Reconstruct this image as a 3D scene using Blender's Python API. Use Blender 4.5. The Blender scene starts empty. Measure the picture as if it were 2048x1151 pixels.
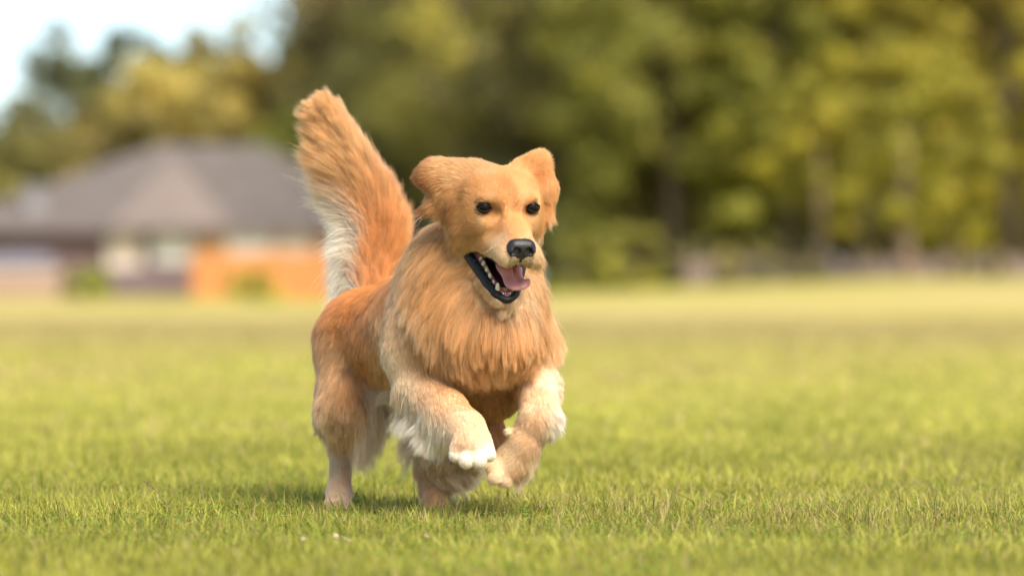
import bpy, math
import numpy as np
from mathutils import Vector
from mathutils.kdtree import KDTree

rng = np.random.default_rng(7)
SC = bpy.context.scene
COL = SC.collection

# ------------------------------------------------------------------ camera, world, sun
F = 9000.0          # focal length in pixels of a 2048 wide frame
CAMZ = 0.475
HOR = 568.0
def P(u, v, y):
    """world point seen at photo position (u, v) at a depth of y metres"""
    return np.array([(u - 1024.0) / F * y, y, CAMZ - (v - HOR) / F * y])

cam_data = bpy.data.cameras.new('camera')
cam = bpy.data.objects.new('camera', cam_data)
COL.objects.link(cam)
cam_data.sensor_width = 36.0
cam_data.lens = F / 2048 * 36.0
cam_data.clip_start = 0.5
cam_data.clip_end = 3000
cam.location = (0, 0, CAMZ)
cam.rotation_euler = (math.radians(90) - math.atan(7.5 / F), 0, 0)
cam_data.dof.use_dof = True
cam_data.dof.focus_distance = 8.95
cam_data.dof.aperture_fstop = 2.45
SC.camera = cam

SUN_EL, SUN_AZ = math.radians(48), math.radians(148)   # azimuth clockwise from +Y
world = bpy.data.worlds.new('World')
SC.world = world
world.use_nodes = True
wn = world.node_tree
wn.nodes.clear()
sky = wn.nodes.new('ShaderNodeTexSky')
sky.sky_type = 'NISHITA'
sky.sun_disc = False
sky.sun_elevation = SUN_EL
sky.sun_rotation = SUN_AZ
sky.air_density = 0.7
sky.dust_density = 0.6
sky.ozone_density = 1.0
bg = wn.nodes.new('ShaderNodeBackground')
bg.inputs['Strength'].default_value = 0.108
wo = wn.nodes.new('ShaderNodeOutputWorld')
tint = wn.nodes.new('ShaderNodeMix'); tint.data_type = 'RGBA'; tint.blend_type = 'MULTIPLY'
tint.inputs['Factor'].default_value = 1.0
tint.inputs['B'].default_value = (1.02, 1.0, 0.96, 1)      # warm white-balance tint multiplied into the sky colour
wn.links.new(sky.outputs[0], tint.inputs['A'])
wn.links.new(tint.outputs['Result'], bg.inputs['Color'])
wn.links.new(bg.outputs[0], wo.inputs['Surface'])

sun_data = bpy.data.lights.new('sun', 'SUN')
sun_data.energy = 3.7
sun_data.angle = math.radians(38)
sun_data.color = (1.0, 0.90, 0.76)
sun = bpy.data.objects.new('sun', sun_data)
COL.objects.link(sun)
sdir = Vector((math.sin(SUN_AZ) * math.cos(SUN_EL), math.cos(SUN_AZ) * math.cos(SUN_EL), math.sin(SUN_EL)))
sun.rotation_euler = (-sdir).to_track_quat('-Z', 'Y').to_euler()
sun.location = (0, 0, 30)

SC.view_settings.view_transform = 'Standard'
SC.view_settings.look = 'None'
SC.view_settings.exposure = 1.22
SC.view_settings.gamma = 1.0
cy = SC.cycles
cy.use_denoising = True
cy.denoising_input_passes = 'RGB_ALBEDO_NORMAL'
cy.max_bounces = 10
cy.diffuse_bounces = 4
cy.glossy_bounces = 4
cy.transmission_bounces = 5
cy.transparent_max_bounces = 8
cy.sample_clamp_indirect = 6
cy.use_adaptive_sampling = False
try:
    SC.cycles_curves.shape = 'THICK'
    SC.cycles_curves.subdivisions = 2
except Exception:
    pass

# ------------------------------------------------------------------ helpers
def tag(o, label=None, cat=None, group=None, kind=None):
    if label: o['label'] = label
    if cat: o['category'] = cat
    if group: o['group'] = group
    if kind: o['kind'] = kind
    return o

def empty(name, loc=(0, 0, 0)):
    o = bpy.data.objects.new(name, None)
    o.location = loc
    COL.objects.link(o)
    return o

def link(name, me, parent=None, mat=None):
    o = bpy.data.objects.new(name, me)
    COL.objects.link(o)
    if mat is not None:
        me.materials.append(mat)
    if parent is not None:
        o.parent = parent
        if parent.location.length > 0:
            o.matrix_parent_inverse = parent_inv(parent)
    return o

def parent_inv(p):
    from mathutils import Matrix
    return Matrix.Translation(-p.location)

def np_mesh(name, verts, faces, nper, smooth=False):
    """verts (n,3); faces (m,nper) ints"""
    me = bpy.data.meshes.new(name)
    verts = np.asarray(verts, np.float32)
    faces = np.asarray(faces, np.int32)
    me.vertices.add(len(verts))
    me.vertices.foreach_set('co', verts.ravel())
    me.loops.add(faces.size)
    me.loops.foreach_set('vertex_index', faces.ravel())
    me.polygons.add(len(faces))
    me.polygons.foreach_set('loop_start', np.arange(0, faces.size, nper, dtype=np.int32))
    me.polygons.foreach_set('use_smooth', np.full(len(faces), smooth))
    me.update(calc_edges=True)
    me.validate()
    return me

def point_color(me, cols, name='tint'):
    a = me.color_attributes.new(name, 'FLOAT_COLOR', 'POINT')
    c = np.ones((len(cols), 4), np.float32)
    c[:, :3] = cols
    a.data.foreach_set('color', c.ravel())

def node_mat(name):
    m = bpy.data.materials.new(name)
    m.use_nodes = True
    nt = m.node_tree
    return m, nt, nt.nodes['Principled BSDF'], nt.nodes['Material Output']

def simple_mat(name, color, rough=0.6, noise=0.12, scale=8.0, bump=0.0, bscale=None, coat=0.0, spec=0.5):
    m, nt, b, out = node_mat(name)
    b.inputs['Roughness'].default_value = rough
    b.inputs['Specular IOR Level'].default_value = spec
    b.inputs['Coat Weight'].default_value = coat
    tc = nt.nodes.new('ShaderNodeTexCoord')
    n = nt.nodes.new('ShaderNodeTexNoise')
    n.inputs['Scale'].default_value = scale
    n.inputs['Detail'].default_value = 5
    nt.links.new(tc.outputs['Object'], n.inputs['Vector'])
    r = nt.nodes.new('ShaderNodeValToRGB')
    r.color_ramp.elements[0].position = 0.3
    r.color_ramp.elements[1].position = 0.7
    c = np.array(color)
    r.color_ramp.elements[0].color = (*(c * (1 - noise)), 1)
    r.color_ramp.elements[1].color = (*np.minimum(c * (1 + noise), 1), 1)
    nt.links.new(n.outputs['Fac'], r.inputs['Fac'])
    nt.links.new(r.outputs['Color'], b.inputs['Base Color'])
    if bump:
        n2 = nt.nodes.new('ShaderNodeTexNoise')
        n2.inputs['Scale'].default_value = bscale or scale * 4
        nt.links.new(tc.outputs['Object'], n2.inputs['Vector'])
        bp = nt.nodes.new('ShaderNodeBump')
        bp.inputs['Strength'].default_value = bump
        bp.inputs['Distance'].default_value = 0.002 if (bscale or 0) > 100 else 0.02
        nt.links.new(n2.outputs['Fac'], bp.inputs['Height'])
        nt.links.new(bp.outputs['Normal'], b.inputs['Normal'])
    return m

def leaf_mat(name, attr='tint', transl=0.35, rough=0.6):
    m, nt, b, out = node_mat(name)
    a = nt.nodes.new('ShaderNodeAttribute')
    a.attribute_name = attr
    nt.links.new(a.outputs['Color'], b.inputs['Base Color'])
    b.inputs['Roughness'].default_value = rough
    b.inputs['Specular IOR Level'].default_value = 0.25
    t = nt.nodes.new('ShaderNodeBsdfTranslucent')
    nt.links.new(a.outputs['Color'], t.inputs['Color'])
    mix = nt.nodes.new('ShaderNodeMixShader')
    mix.inputs[0].default_value = transl
    nt.links.new(b.outputs[0], mix.inputs[1])
    nt.links.new(t.outputs[0], mix.inputs[2])
    nt.links.new(mix.outputs[0], out.inputs['Surface'])
    return m

class MB:
    """collects boxes, prisms and tubes into one mesh"""
    def __init__(s): s.v = []; s.f = []
    def quad(s, a, b, c, d):
        n = len(s.v); s.v += [tuple(a), tuple(b), tuple(c), tuple(d)]; s.f.append((n, n+1, n+2, n+3))
    def tri(s, a, b, c):
        n = len(s.v); s.v += [tuple(a), tuple(b), tuple(c)]; s.f.append((n, n+1, n+2))
    def box(s, x0, x1, y0, y1, z0, z1):
        n = len(s.v)
        s.v += [(x0,y0,z0),(x1,y0,z0),(x1,y1,z0),(x0,y1,z0),(x0,y0,z1),(x1,y0,z1),(x1,y1,z1),(x0,y1,z1)]
        for q in ((0,3,2,1),(4,5,6,7),(0,1,5,4),(1,2,6,5),(2,3,7,6),(3,0,4,7)):
            s.f.append(tuple(n+i for i in q))
    def tube(s, pts, radii, seg=8, cap=True):
        pts = [np.array(p, float) for p in pts]
        n0 = len(s.v)
        for i, p in enumerate(pts):
            t = pts[min(i+1, len(pts)-1)] - pts[max(i-1, 0)]
            t = t / (np.linalg.norm(t) + 1e-9)
            a = np.cross(t, (0, 1, 0.01)); a /= np.linalg.norm(a) + 1e-9
            b = np.cross(t, a)
            for k in range(seg):
                th = 2 * math.pi * k / seg
                s.v.append(tuple(p + radii[i] * (math.cos(th) * a + math.sin(th) * b)))
        for i in range(len(pts) - 1):
            for k in range(seg):
                k2 = (k + 1) % seg
                s.f.append((n0 + i*seg + k, n0 + i*seg + k2, n0 + (i+1)*seg + k2, n0 + (i+1)*seg + k))
        if cap:
            s.f.append(tuple(n0 + k for k in range(seg))[::-1])
            s.f.append(tuple(n0 + (len(pts)-1)*seg + k for k in range(seg)))
    def build(s, name, mat, parent=None, smooth=False):
        me = bpy.data.meshes.new(name)
        me.from_pydata(s.v, [], s.f)
        me.update()
        if smooth:
            me.polygons.foreach_set('use_smooth', [True] * len(me.polygons))
        return link(name, me, parent, mat)

def smooth01(x, a, b):
    t = np.clip((x - a) / (b - a), 0, 1)
    return t * t * (3 - 2 * t)

# cheap value noise in numpy
_perm = rng.random((64, 64))
def vnoise(x, y):
    xi = np.floor(x).astype(int); yi = np.floor(y).astype(int)
    fx = x - xi; fy = y - yi
    fx = fx*fx*(3-2*fx); fy = fy*fy*(3-2*fy)
    g = lambda i, j: _perm[i % 64, j % 64]
    return (g(xi,yi)*(1-fx)+g(xi+1,yi)*fx)*(1-fy) + (g(xi,yi+1)*(1-fx)+g(xi+1,yi+1)*fx)*fy

# ------------------------------------------------------------------ ground
def ground_z(x, y):
    s = smooth01(y, 55, 130)
    lat = np.clip((x + 4.0) * 0.044, 0, 0.62)
    bump = 0.006 * (vnoise(x * 1.7, y * 1.7) - 0.5)
    return s * lat + bump

def build_ground():
    ys = np.concatenate([np.linspace(-6, 14, 70), np.linspace(14.3, 60, 90), np.geomspace(61, 2500, 90)])
    xs1 = np.concatenate([-np.geomspace(1500, 30, 24), np.linspace(-28, 28, 80), np.geomspace(30, 1500, 24)])
    X, Y = np.meshgrid(xs1, ys)
    Z = ground_z(X, Y)
    ny, nx = X.shape
    v = np.stack([X, Y, Z], -1).reshape(-1, 3)
    i = np.arange(ny - 1)[:, None] * nx + np.arange(nx - 1)[None]
    f = np.stack([i, i + 1, i + nx + 1, i + nx], -1).reshape(-1, 4)
    me = np_mesh('ground', v, f, 4, True)
    m, nt, b, out = node_mat('lawn_soil')
    b.inputs['Roughness'].default_value = 0.95
    b.inputs['Specular IOR Level'].default_value = 0.1
    geo = nt.nodes.new('ShaderNodeNewGeometry')
    sep = nt.nodes.new('ShaderNodeSeparateXYZ')
    nt.links.new(geo.outputs['Position'], sep.inputs[0])
    # drier straw coloured stretch of the field far out
    mr = nt.nodes.new('ShaderNodeMapRange')
    mr.inputs['From Min'].default_value = 27; mr.inputs['From Max'].default_value = 40
    mr.interpolation_type = 'SMOOTHSTEP'
    nt.links.new(sep.outputs['Y'], mr.inputs['Value'])
    n = nt.nodes.new('ShaderNodeTexNoise'); n.inputs['Scale'].default_value = 0.35; n.inputs['Detail'].default_value = 6
    nt.links.new(geo.outputs['Position'], n.inputs['Vector'])
    r1 = nt.nodes.new('ShaderNodeValToRGB')
    r1.color_ramp.elements[0].position = 0.35; r1.color_ramp.elements[0].color = (0.24, 0.25, 0.045, 1)
    r1.color_ramp.elements[1].position = 0.68; r1.color_ramp.elements[1].color = (0.36, 0.31, 0.13, 1)
    nt.links.new(n.outputs['Fac'], r1.inputs['Fac'])
    n2 = nt.nodes.new('ShaderNodeTexNoise'); n2.inputs['Scale'].default_value = 0.06; n2.inputs['Detail'].default_value = 4
    nt.links.new(geo.outputs['Position'], n2.inputs['Vector'])
    r2 = nt.nodes.new('ShaderNodeValToRGB')
    r2.color_ramp.elements[0].position = 0.35; r2.color_ramp.elements[0].color = (0.34, 0.29, 0.065, 1)
    r2.color_ramp.elements[1].position = 0.65; r2.color_ramp.elements[1].color = (0.44, 0.345, 0.15, 1)
    nt.links.new(n2.outputs['Fac'], r2.inputs['Fac'])
    mx = nt.nodes.new('ShaderNodeMix'); mx.data_type = 'RGBA'
    nt.links.new(mr.outputs['Result'], mx.inputs['Factor'])
    nt.links.new(r1.outputs['Color'], mx.inputs['A'])
    nt.links.new(r2.outputs['Color'], mx.inputs['B'])
    # greener verge at the far edge of the field
    mr2 = nt.nodes.new('ShaderNodeMapRange')
    mr2.inputs['From Min'].default_value = 90; mr2.inputs['From Max'].default_value = 125
    nt.links.new(sep.outputs['Y'], mr2.inputs['Value'])
    mx2 = nt.nodes.new('ShaderNodeMix'); mx2.data_type = 'RGBA'
    nt.links.new(mr2.outputs['Result'], mx2.inputs['Factor'])
    nt.links.new(mx.outputs['Result'], mx2.inputs['A'])
    mx2.inputs['B'].default_value = (0.30, 0.29, 0.04, 1)
    nt.links.new(mx2.outputs['Result'], b.inputs['Base Color'])
    o = link('ground', me, None, m)
    tag(o, 'mown playing field of green and straw coloured turf', 'ground', kind='structure')
build_ground()

# ------------------------------------------------------------------ grass
def blades(cx, cy, h, w, lean, cols, nseg=2, rg=rng):
    """mesh arrays for curved grass blades (nseg quads + tip)"""
    n = len(cx)
    z0 = ground_z(cx, cy)
    a = rg.random(n) * 2 * np.pi           # facing
    la = rg.random(n) * 2 * np.pi          # lean direction
    side = np.stack([np.cos(a), np.sin(a), np.zeros(n)], 1)
    ld = np.stack([np.cos(la), np.sin(la), np.zeros(n)], 1)
    base = np.stack([cx, cy, z0 - 0.003], 1)
    vs = []
    ts = np.linspace(0, 1, nseg + 1)
    for t in ts[:-1]:
        c = base + ld * (lean * h * t * t)[:, None] + np.array([0, 0, 1.0]) * (h * (t - 0.35 * np.minimum(lean, 1) * t * t))[:, None]
        ww = w * (1 - 0.35 * t) * 0.5
        vs.append(c - side * ww[:, None]); vs.append(c + side * ww[:, None])
    t = 1.0
    vs.append(base + ld * (lean * h)[:, None] + np.array([0, 0, 1.0]) * (h * (1 - 0.35 * np.minimum(lean, 1)))[:, None])
    V = np.stack(vs, 1)                    # n, k, 3
    k = V.shape[1]
    off = (np.arange(n) * k)[:, None]
    F3 = []
    for s in range(nseg - 1):
        b0 = 2 * s
        F3 += [(b0, b0+1, b0+3), (b0, b0+3, b0+2)]
    b0 = 2 * (nseg - 1)
    F3.append((b0, b0+1, b0+2))
    faces = (off[:, :, None] + np.array(F3)[None]).reshape(-1, 3)
    C = np.repeat(cols, k, axis=0).reshape(n, k, 3).copy()
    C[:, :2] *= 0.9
    return V.reshape(-1, 3), faces, C.reshape(-1, 3)

def build_grass():
    Vs, Fs, Cs = [], [], []
    nv = 0
    # (y0, y1, blades per m2, height, width)
    bands = [(6.9, 9.8, 17000, 0.031, 0.0033), (9.8, 13, 9000, 0.032, 0.0044), (13, 20, 3200, 0.034, 0.007), (20, 32, 1100, 0.036, 0.013),
             (32, 60, 260, 0.04, 0.03)]
    for y0, y1, dens, hh, ww in bands:
        area_w = lambda y: 0.26 * y + 1.7
        amax = area_w(y1) * (y1 - y0)
        n = int(amax * dens)
        y = y0 + rng.random(n) * (y1 - y0)
        x = (rng.random(n) - 0.5) * area_w(y1)
        keep = np.abs(x) < area_w(y) / 2
        x, y = x[keep], y[keep]
        # clumpy density
        d = 0.55 * vnoise(x * 6 + 3, y * 6) + 0.45 * vnoise(x * 17, y * 17 + 9)
        keep = rng.random(len(x)) < 0.35 + 1.1 * d
        x, y, d = x[keep], y[keep], d[keep]
        n = len(x)
        hf = 0.42 + 1.15 * d + 0.5 * rng.random(n) ** 3
        h = hh * hf * (0.6 + 0.6 * rng.random(n))
        tall = rng.random(n) < 0.04
        h[tall] *= 1.7
        w = ww * (0.5 + 0.9 * rng.random(n))
        lean = 0.15 + 0.75 * rng.random(n) ** 1.5
        g1 = np.array([0.25, 0.258, 0.036]); g2 = np.array([0.50, 0.475, 0.088]); g3 = np.array([0.11, 0.145, 0.02])
        dry = np.array([0.42, 0.32, 0.14])
        t = np.clip(vnoise(x * 2.3 + 11, y * 2.3) * 0.7 + rng.random(n) * 0.6 - 0.15, 0, 1)[:, None]
        c = g1 * (1 - t) + g2 * t
        dk = rng.random(n) < 0.12
        c[dk] = g3
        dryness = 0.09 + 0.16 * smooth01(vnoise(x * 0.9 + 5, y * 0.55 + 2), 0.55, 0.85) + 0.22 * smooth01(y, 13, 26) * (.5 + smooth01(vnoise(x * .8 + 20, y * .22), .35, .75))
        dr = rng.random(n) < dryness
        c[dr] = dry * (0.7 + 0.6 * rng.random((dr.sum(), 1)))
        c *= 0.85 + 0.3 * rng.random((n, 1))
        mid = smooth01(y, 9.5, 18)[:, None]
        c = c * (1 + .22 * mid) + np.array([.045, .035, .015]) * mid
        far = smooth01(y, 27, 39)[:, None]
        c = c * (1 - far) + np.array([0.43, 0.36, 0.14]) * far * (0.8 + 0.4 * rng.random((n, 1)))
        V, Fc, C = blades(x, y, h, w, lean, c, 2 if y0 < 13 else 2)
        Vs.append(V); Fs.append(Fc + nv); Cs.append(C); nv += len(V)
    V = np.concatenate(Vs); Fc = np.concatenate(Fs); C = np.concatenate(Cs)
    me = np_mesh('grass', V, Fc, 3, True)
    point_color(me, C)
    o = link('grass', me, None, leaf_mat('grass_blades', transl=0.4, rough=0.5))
    tag(o, 'short mown green grass with a few dry blades covering the field', 'grass', kind='stuff')
    # low clover between the blades near the dog
    n = 9000
    y = 7.0 + rng.random(n) * 4.5
    x = (rng.random(n) - 0.5) * (0.2276 * y + 0.6)
    keep = vnoise(x * 1.6 + 40, y * 1.6) > 0.52
    x, y = x[keep], y[keep]; n = len(x)
    Vc, Fq, Cc = [], [], []
    z = ground_z(x, y) + 0.010 + 0.016 * rng.random(n)
    for k in range(3):
        th = rng.random(n) * 0.5 + k * 2 * np.pi / 3 + x * 50
        d = np.stack([np.cos(th), np.sin(th), 0.25 * np.ones(n)], 1)
        s = np.stack([-np.sin(th), np.cos(th), np.zeros(n)], 1)
        c = np.stack([x, y, z], 1)
        r = (0.0045 + 0.003 * rng.random(n))[:, None]
        q = np.stack([c, c + d * r + s * r * 0.6, c + d * r * 1.7, c + d * r - s * r * 0.6], 1)
        Vc.append(q)
    Vc = np.stack(Vc, 1).reshape(-1, 3)
    Fq = np.arange(len(Vc)).reshape(-1, 4)
    me = np_mesh('clover', Vc, Fq, 4)
    cc = np.repeat(np.array([0.17, 0.27, 0.035]) * (0.7 + 0.7 * rng.random((n, 1))), 12, axis=0)
    point_color(me, cc)
    o = link('clover', me, None, leaf_mat('clover_leaves', transl=0.3))
    tag(o, 'small clover leaves low in the turf near the camera', 'clover', kind='stuff')
build_grass()

# dry seed stalks and white clover heads standing out of the turf
M_STALK = simple_mat('dry_stalk', (0.16, 0.11, 0.045), 0.8)
M_STALK_G = simple_mat('green_stalk', (0.16, 0.20, 0.03), 0.7)
M_CLOVER = simple_mat('clover_petals', (0.75, 0.58, 0.46), 0.8)
def stalk(u, v, y, pts, rad, label, mat=None, seedhead=False):
    b = P(u, v, y); gz = float(ground_z(np.array([b[0]]), np.array([y]))[0])
    r = empty('grass_stalk', (b[0], y, gz))
    tag(r, label, 'grass stalk', 'tall stalks sticking out of the lawn')
    q = [np.array([b[0], y, gz - 0.003])]
    for (du, dv, dy) in pts:
        q.append(np.array([b[0] + du / F * y, y + dy, gz - dv / F * y]))
    mb = MB(); n = len(q)
    mb.tube(q, [rad * (1 - 0.6 * i / (n - 1)) for i in range(n)], 6)
    mb.build('stem', mat or M_STALK, r, True)
    if seedhead:
        mb = MB(); a, b2 = q[-2], q[-1]
        for t in np.linspace(0.1, 1, 9):
            c = a + (b2 - a) * t
            d = np.array([0.0025 * math.cos(t * 40), 0.002 * math.sin(t * 40), 0.004])
            mb.tube([c, c + d * 0.5, c + d], [0.0004, 0.0011, 0.0002], 5)
        mb.build('seed_head', mat or M_STALK, r, True)
stalk(358, 1040, 8.95, [(-14, -22, 0), (-30, -45, 0), (-48, -66, .01), (-70, -82, .01)], 0.0016, 'dark dry grass stalk leaning left over the lawn at the left', None, True)
stalk(366, 1036, 9.1, [(-3, -25, 0), (-9, -50, 0), (-18, -72, 0)], 0.0009, 'thin green stalk just right of the leaning dry one', M_STALK_G)
stalk(532, 1048, 8.95, [(0, -25, 0), (1, -50, 0), (1, -66, 0)], 0.0013, 'upright dark brown stalk left of the hind paw', None, True)
stalk(560, 1040, 8.9, [(-12, -12, 0), (-28, -22, -.01)], 0.001, 'short bent pale stalk beside the upright brown stalk', simple_mat('pale_stalk', (0.4, 0.3, 0.16), 0.8))
stalk(848, 1042, 8.85, [(-3, -20, 0), (-8, -45, 0), (-10, -62, 0)], 0.0009, 'thin stalk in front of the far hind paw', M_STALK_G)
stalk(215, 1030, 8.9, [(3, -20, 0), (12, -50, 0)], 0.0008, 'thin dry stalk at the far left of the lawn')
for i, (u, v, s, lab) in enumerate([(606, 1078, .0042, 'pinkish clover head in the turf in front of the near hind paw'),
                        (672, 1072, .0050, 'pale clover head at the left end of the front cluster'),
                        (688, 1076, .0042, 'small clover head in the middle of the front cluster'),
                        (698, 1080, .0034, 'tiny clover head at the right end of the front cluster'),
                        (337, 1094, .0036, 'clover head nearest to the left edge of the lawn'),
                        (852, 1072, .0042, 'yellowish clover head below the far hind paw')]):
    y = CAMZ * F / (v + 22 - HOR)
    b = P(u, v, y)
    r = empty('clover_flower', (b[0], y, 0.0)); tag(r, lab, 'clover flower', 'clover heads in the lawn')
    mb = MB(); mb.tube([(b[0], y, -.002), (b[0] + .001, y, b[2])], [.0006, .0005], 5); mb.build('stem', M_STALK_G, r)
    mb = MB()
    for k in range(26):
        th = k * 2.4; ph = math.acos(1 - 1.6 * (k + .5) / 26)
        d = np.array([math.sin(ph) * math.cos(th), math.sin(ph) * math.sin(th), math.cos(ph) * 0.9])
        c = np.array([b[0], y, b[2]])
        mb.tube([c + d * s * .3, c + d * s * 0.9, c + d * s * 1.25], [s * .12, s * .2, s * .05], 5)
    mb.build('flower_head', M_CLOVER, r, True)

# ------------------------------------------------------------------ house
def house():
    D = 155.0
    def X(u, d=D): return (u - 1024) / F * d
    def Z(v, d=D): return CAMZ - (v - HOR) / F * d
    shingle = simple_mat('grey_shingles', (0.115, 0.097, 0.086), 0.85, 0.18, 1.2, 0.3, 20)
    shingle2 = simple_mat('paler_shingles', (0.165, 0.132, 0.115), 0.85, 0.14, 1.2, 0.3, 20)  # front hip shingles set paler than the main roof
    brick, nt, b, out = node_mat('red_brown_brick')
    tx = nt.nodes.new('ShaderNodeTexBrick'); tx.inputs['Scale'].default_value = 4.0
    tx.inputs['Color1'].default_value = (0.17, 0.095, 0.09, 1); tx.inputs['Color2'].default_value = (0.12, 0.068, 0.066, 1)
    tx.inputs['Mortar'].default_value = (0.22, 0.17, 0.16, 1)
    tc = nt.nodes.new('ShaderNodeTexCoord'); mp = nt.nodes.new('ShaderNodeMapping'); mp.inputs['Rotation'].default_value = (math.radians(90), 0, 0)
    nt.links.new(tc.outputs['Object'], mp.inputs['Vector']); nt.links.new(mp.outputs[0], tx.inputs['Vector'])
    nt.links.new(tx.outputs['Color'], b.inputs['Base Color']); b.inputs['Roughness'].default_value = 0.9
    tan = simple_mat('tan_render', (0.62, 0.36, 0.20), 0.9, 0.08, 1.0)
    white = simple_mat('white_paint', (0.78, 0.72, 0.66), 0.5, 0.04, 3)
    blind = simple_mat('pale_blinds', (0.80, 0.62, 0.48), 0.7, 0.08, 2)
    glass = simple_mat('window_glass', (0.55, 0.50, 0.46), 0.12, 0.06, 2)
    gutter = simple_mat('brown_gutter', (0.16, 0.12, 0.12), 0.5)
    h = empty('brick_house', (X(330), D + 6, 0))
    tag(h, 'low brick house with wide grey hipped roof behind the field', 'house')
    x0, x1 = X(-60), X(812)
    ze = Z(452)
    w = MB(); w.box(x0 + .5, X(395), D, D + 12, -0.2, ze); w.build('brick_wall', brick, h)
    w = MB(); w.box(X(395) + .003, x1 - .5, D - .1, D + 11.9, -0.2, ze - .003); w.build('rendered_wall', tan, h)
    # hipped roof: ridge between two peaks, plus a projecting front hip
    zr = Z(278); ye0, ye1 = D - .5, D + 14.5; yr = D + 6.5
    rx0, rx1 = X(285), X(505)
    A, Bq, Cq, Dq = (x0 - 1.2, ye0, ze), (x1 + .5, ye0, ze), (x1 + .5, ye1, ze), (x0 - 1.2, ye1, ze)
    R0, R1 = (rx0, yr, zr), (rx1, yr, zr)
    r = MB()
    r.quad(A, Bq, R1, R0); r.quad(Cq, Dq, R0, R1); r.tri(Bq, Cq, R1); r.tri(Dq, A, R0)
    r.quad(A, Dq, Cq, Bq)
    roof = r.build('roof', shingle, h)
    fx0, fx1, fxm, fz, fy = X(225), X(470), X(338), Z(303), ye0 - .2
    r = MB()
    a0, a1 = (fx0, fy, ze), (fx1, fy, ze)
    pk = (fxm, D + 1.6, fz); bk = (fxm, D + 6.2, fz)
    r.tri(a0, a1, pk); r.quad(a1, (fx1, D + 6.2, ze), bk, pk); r.quad((fx0, D + 6.2, ze), a0, pk, bk); r.quad(a0, (fx0, D+6.2, ze), (fx1, D+6.2, ze), a1)
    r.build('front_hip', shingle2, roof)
    g = MB(); g.box(x0 - 1.2, fx0 - .05, ye0 - .14, ye0 - .003, ze - .22, ze + .02); g.box(fx1 + .05, x1 + .5, ye0 - .14, ye0 - .003, ze - .22, ze + .02)
    g.box(fx0, fx1, fy - .14, fy - .003, ze - .22, ze + .02); g.build('gutter', gutter, roof)
    g = MB(); cx = X(65, D); g.box(cx - .34, cx + .34, D + .6, D + 1.3, ze, Z(376)); g.box(cx - .42, cx + .42, D + .5, D + 1.4, Z(376) + .003, Z(370)); g.build('chimney', simple_mat('grey_render', (.24, .225, .235), .8), roof)
    def win(ua, ub, va, vb, yy, gm, lab=None):
        fr = MB(); a, c, zt, zb = X(ua), X(ub), Z(va), Z(vb)
        for bx in ((a, c, zb, zb + .1), (a, c, zt - .1, zt), (a, a + .1, zb + .102, zt - .102), (c - .1, c, zb + .102, zt - .102), ((a+c)/2 - .04, (a+c)/2 + .04, zb + .102, zt - .102)):
            fr.box(bx[0], bx[1], yy - .09, yy - .003, bx[2], bx[3])
        o = fr.build('window', white, h)
        p = MB(); p.box(a + .1, c - .1, yy - .05, yy - .004, zb + .1, zt - .1); p.build('pane', gm, o)
    win(214, 282, 466, 536, D, blind)
    win(306, 382, 456, 526, D, white)
    win(455, 545, 452, 506, D - .1, white)
    win(560, 622, 460, 506, D - .1, blind)
    win(672, 742, 462, 520, D - .1, glass)
    dr = MB(); dr.box(X(30), X(62), D - .07, D - .003, 0.02, Z(488)); d_ = dr.build('door', gutter, h)
    hb = MB(); hb.tube([(X(58), D - .16, 1.0), (X(58), D - .07, 1.0)], [.04, .04], 8); hb.build('handle', white, d_)
    ds = MB(); ds.tube([(X(392), D - .08, .0), (X(392), D - .08, ze - .2)], [.05, .05], 8); ds.build('downpipe', white, h)

    # timber privacy fence in front of the right half of the house
    def board_fence(name, u0, u1, vtop, d, mat, label, zb=0.0, ub=None, gapw=0.15, posts=True):
        f = empty(name, (X((u0+u1)/2, d), d, zb)); tag(f, label, 'fence')
        xa, xb = X(u0, d), X(u1, d); zt = Z(vtop, d)
        m = MB(); x = xa; k = 0
        while x < xb - gapw:
            m.box(x, x + gapw - .012, d - .02, d, zb + .05, zt - .03 * rng.random()); x += gapw
        m.build('boards', mat, f)
        r_ = MB()
        for z in (zb + .35, zt - .35): r_.box(xa, xb, d + .003, d + .06, z - .045, z + .045)
        r_.build('rails', mat, f)
        if posts:
            xp = xa
            while xp < xb:
                p_ = MB(); p_.box(xp - .06, xp + .06, d + .063, d + .18, zb - .1, zt + .08); p_.build('post', mat, f); xp += 2.6
        return f
    cedar = simple_mat('orange_cedar', (0.52, 0.20, 0.055), 0.75, 0.12, 1.5)
    weather = simple_mat('weathered_boards', (0.15, 0.105, 0.11), 0.85, 0.2, 1.5)
    greyb = simple_mat('grey_brown_boards', (0.24, 0.175, 0.15), 0.85, 0.25, 0.8)
    board_fence('cedar_fence', 386, 800, 504, 148, cedar, 'orange cedar board fence in front of the house')
    board_fence('weathered_fence', 150, 384, 534, 150, weather, 'low dark weathered board fence left of the orange one')
    # far right fence along the tree line
    d = 128.0
    zb = float(ground_z(np.array([14.0]), np.array([d]))[0]) - .12
    f = empty('rail_fence', (X(1720, d), d, zb)); tag(f, 'grey brown board fence under the trees on the right', 'fence')
    m = MB(); x = X(1370, d)
    while x < X(2200, d):
        m.box(x, x + .135, d - .02, d, zb - .3, zb + 0.62 + .12 * rng.random()); x += .15
    m.build('boards', greyb, f)
    x = X(1370, d)
    while x < X(2200, d):
        p_ = MB(); p_.box(x, x + .13, d - .16, d - .023, zb - .3, zb + .85); p_.build('post', greyb, f); x += 2.4
    # pale car port wall / gravel heap beside the house
    s = empty('garden_wall', (X(50, 146), 146, 0)); tag(s, 'low pale pink masonry wall at the left edge', 'wall')
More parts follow.
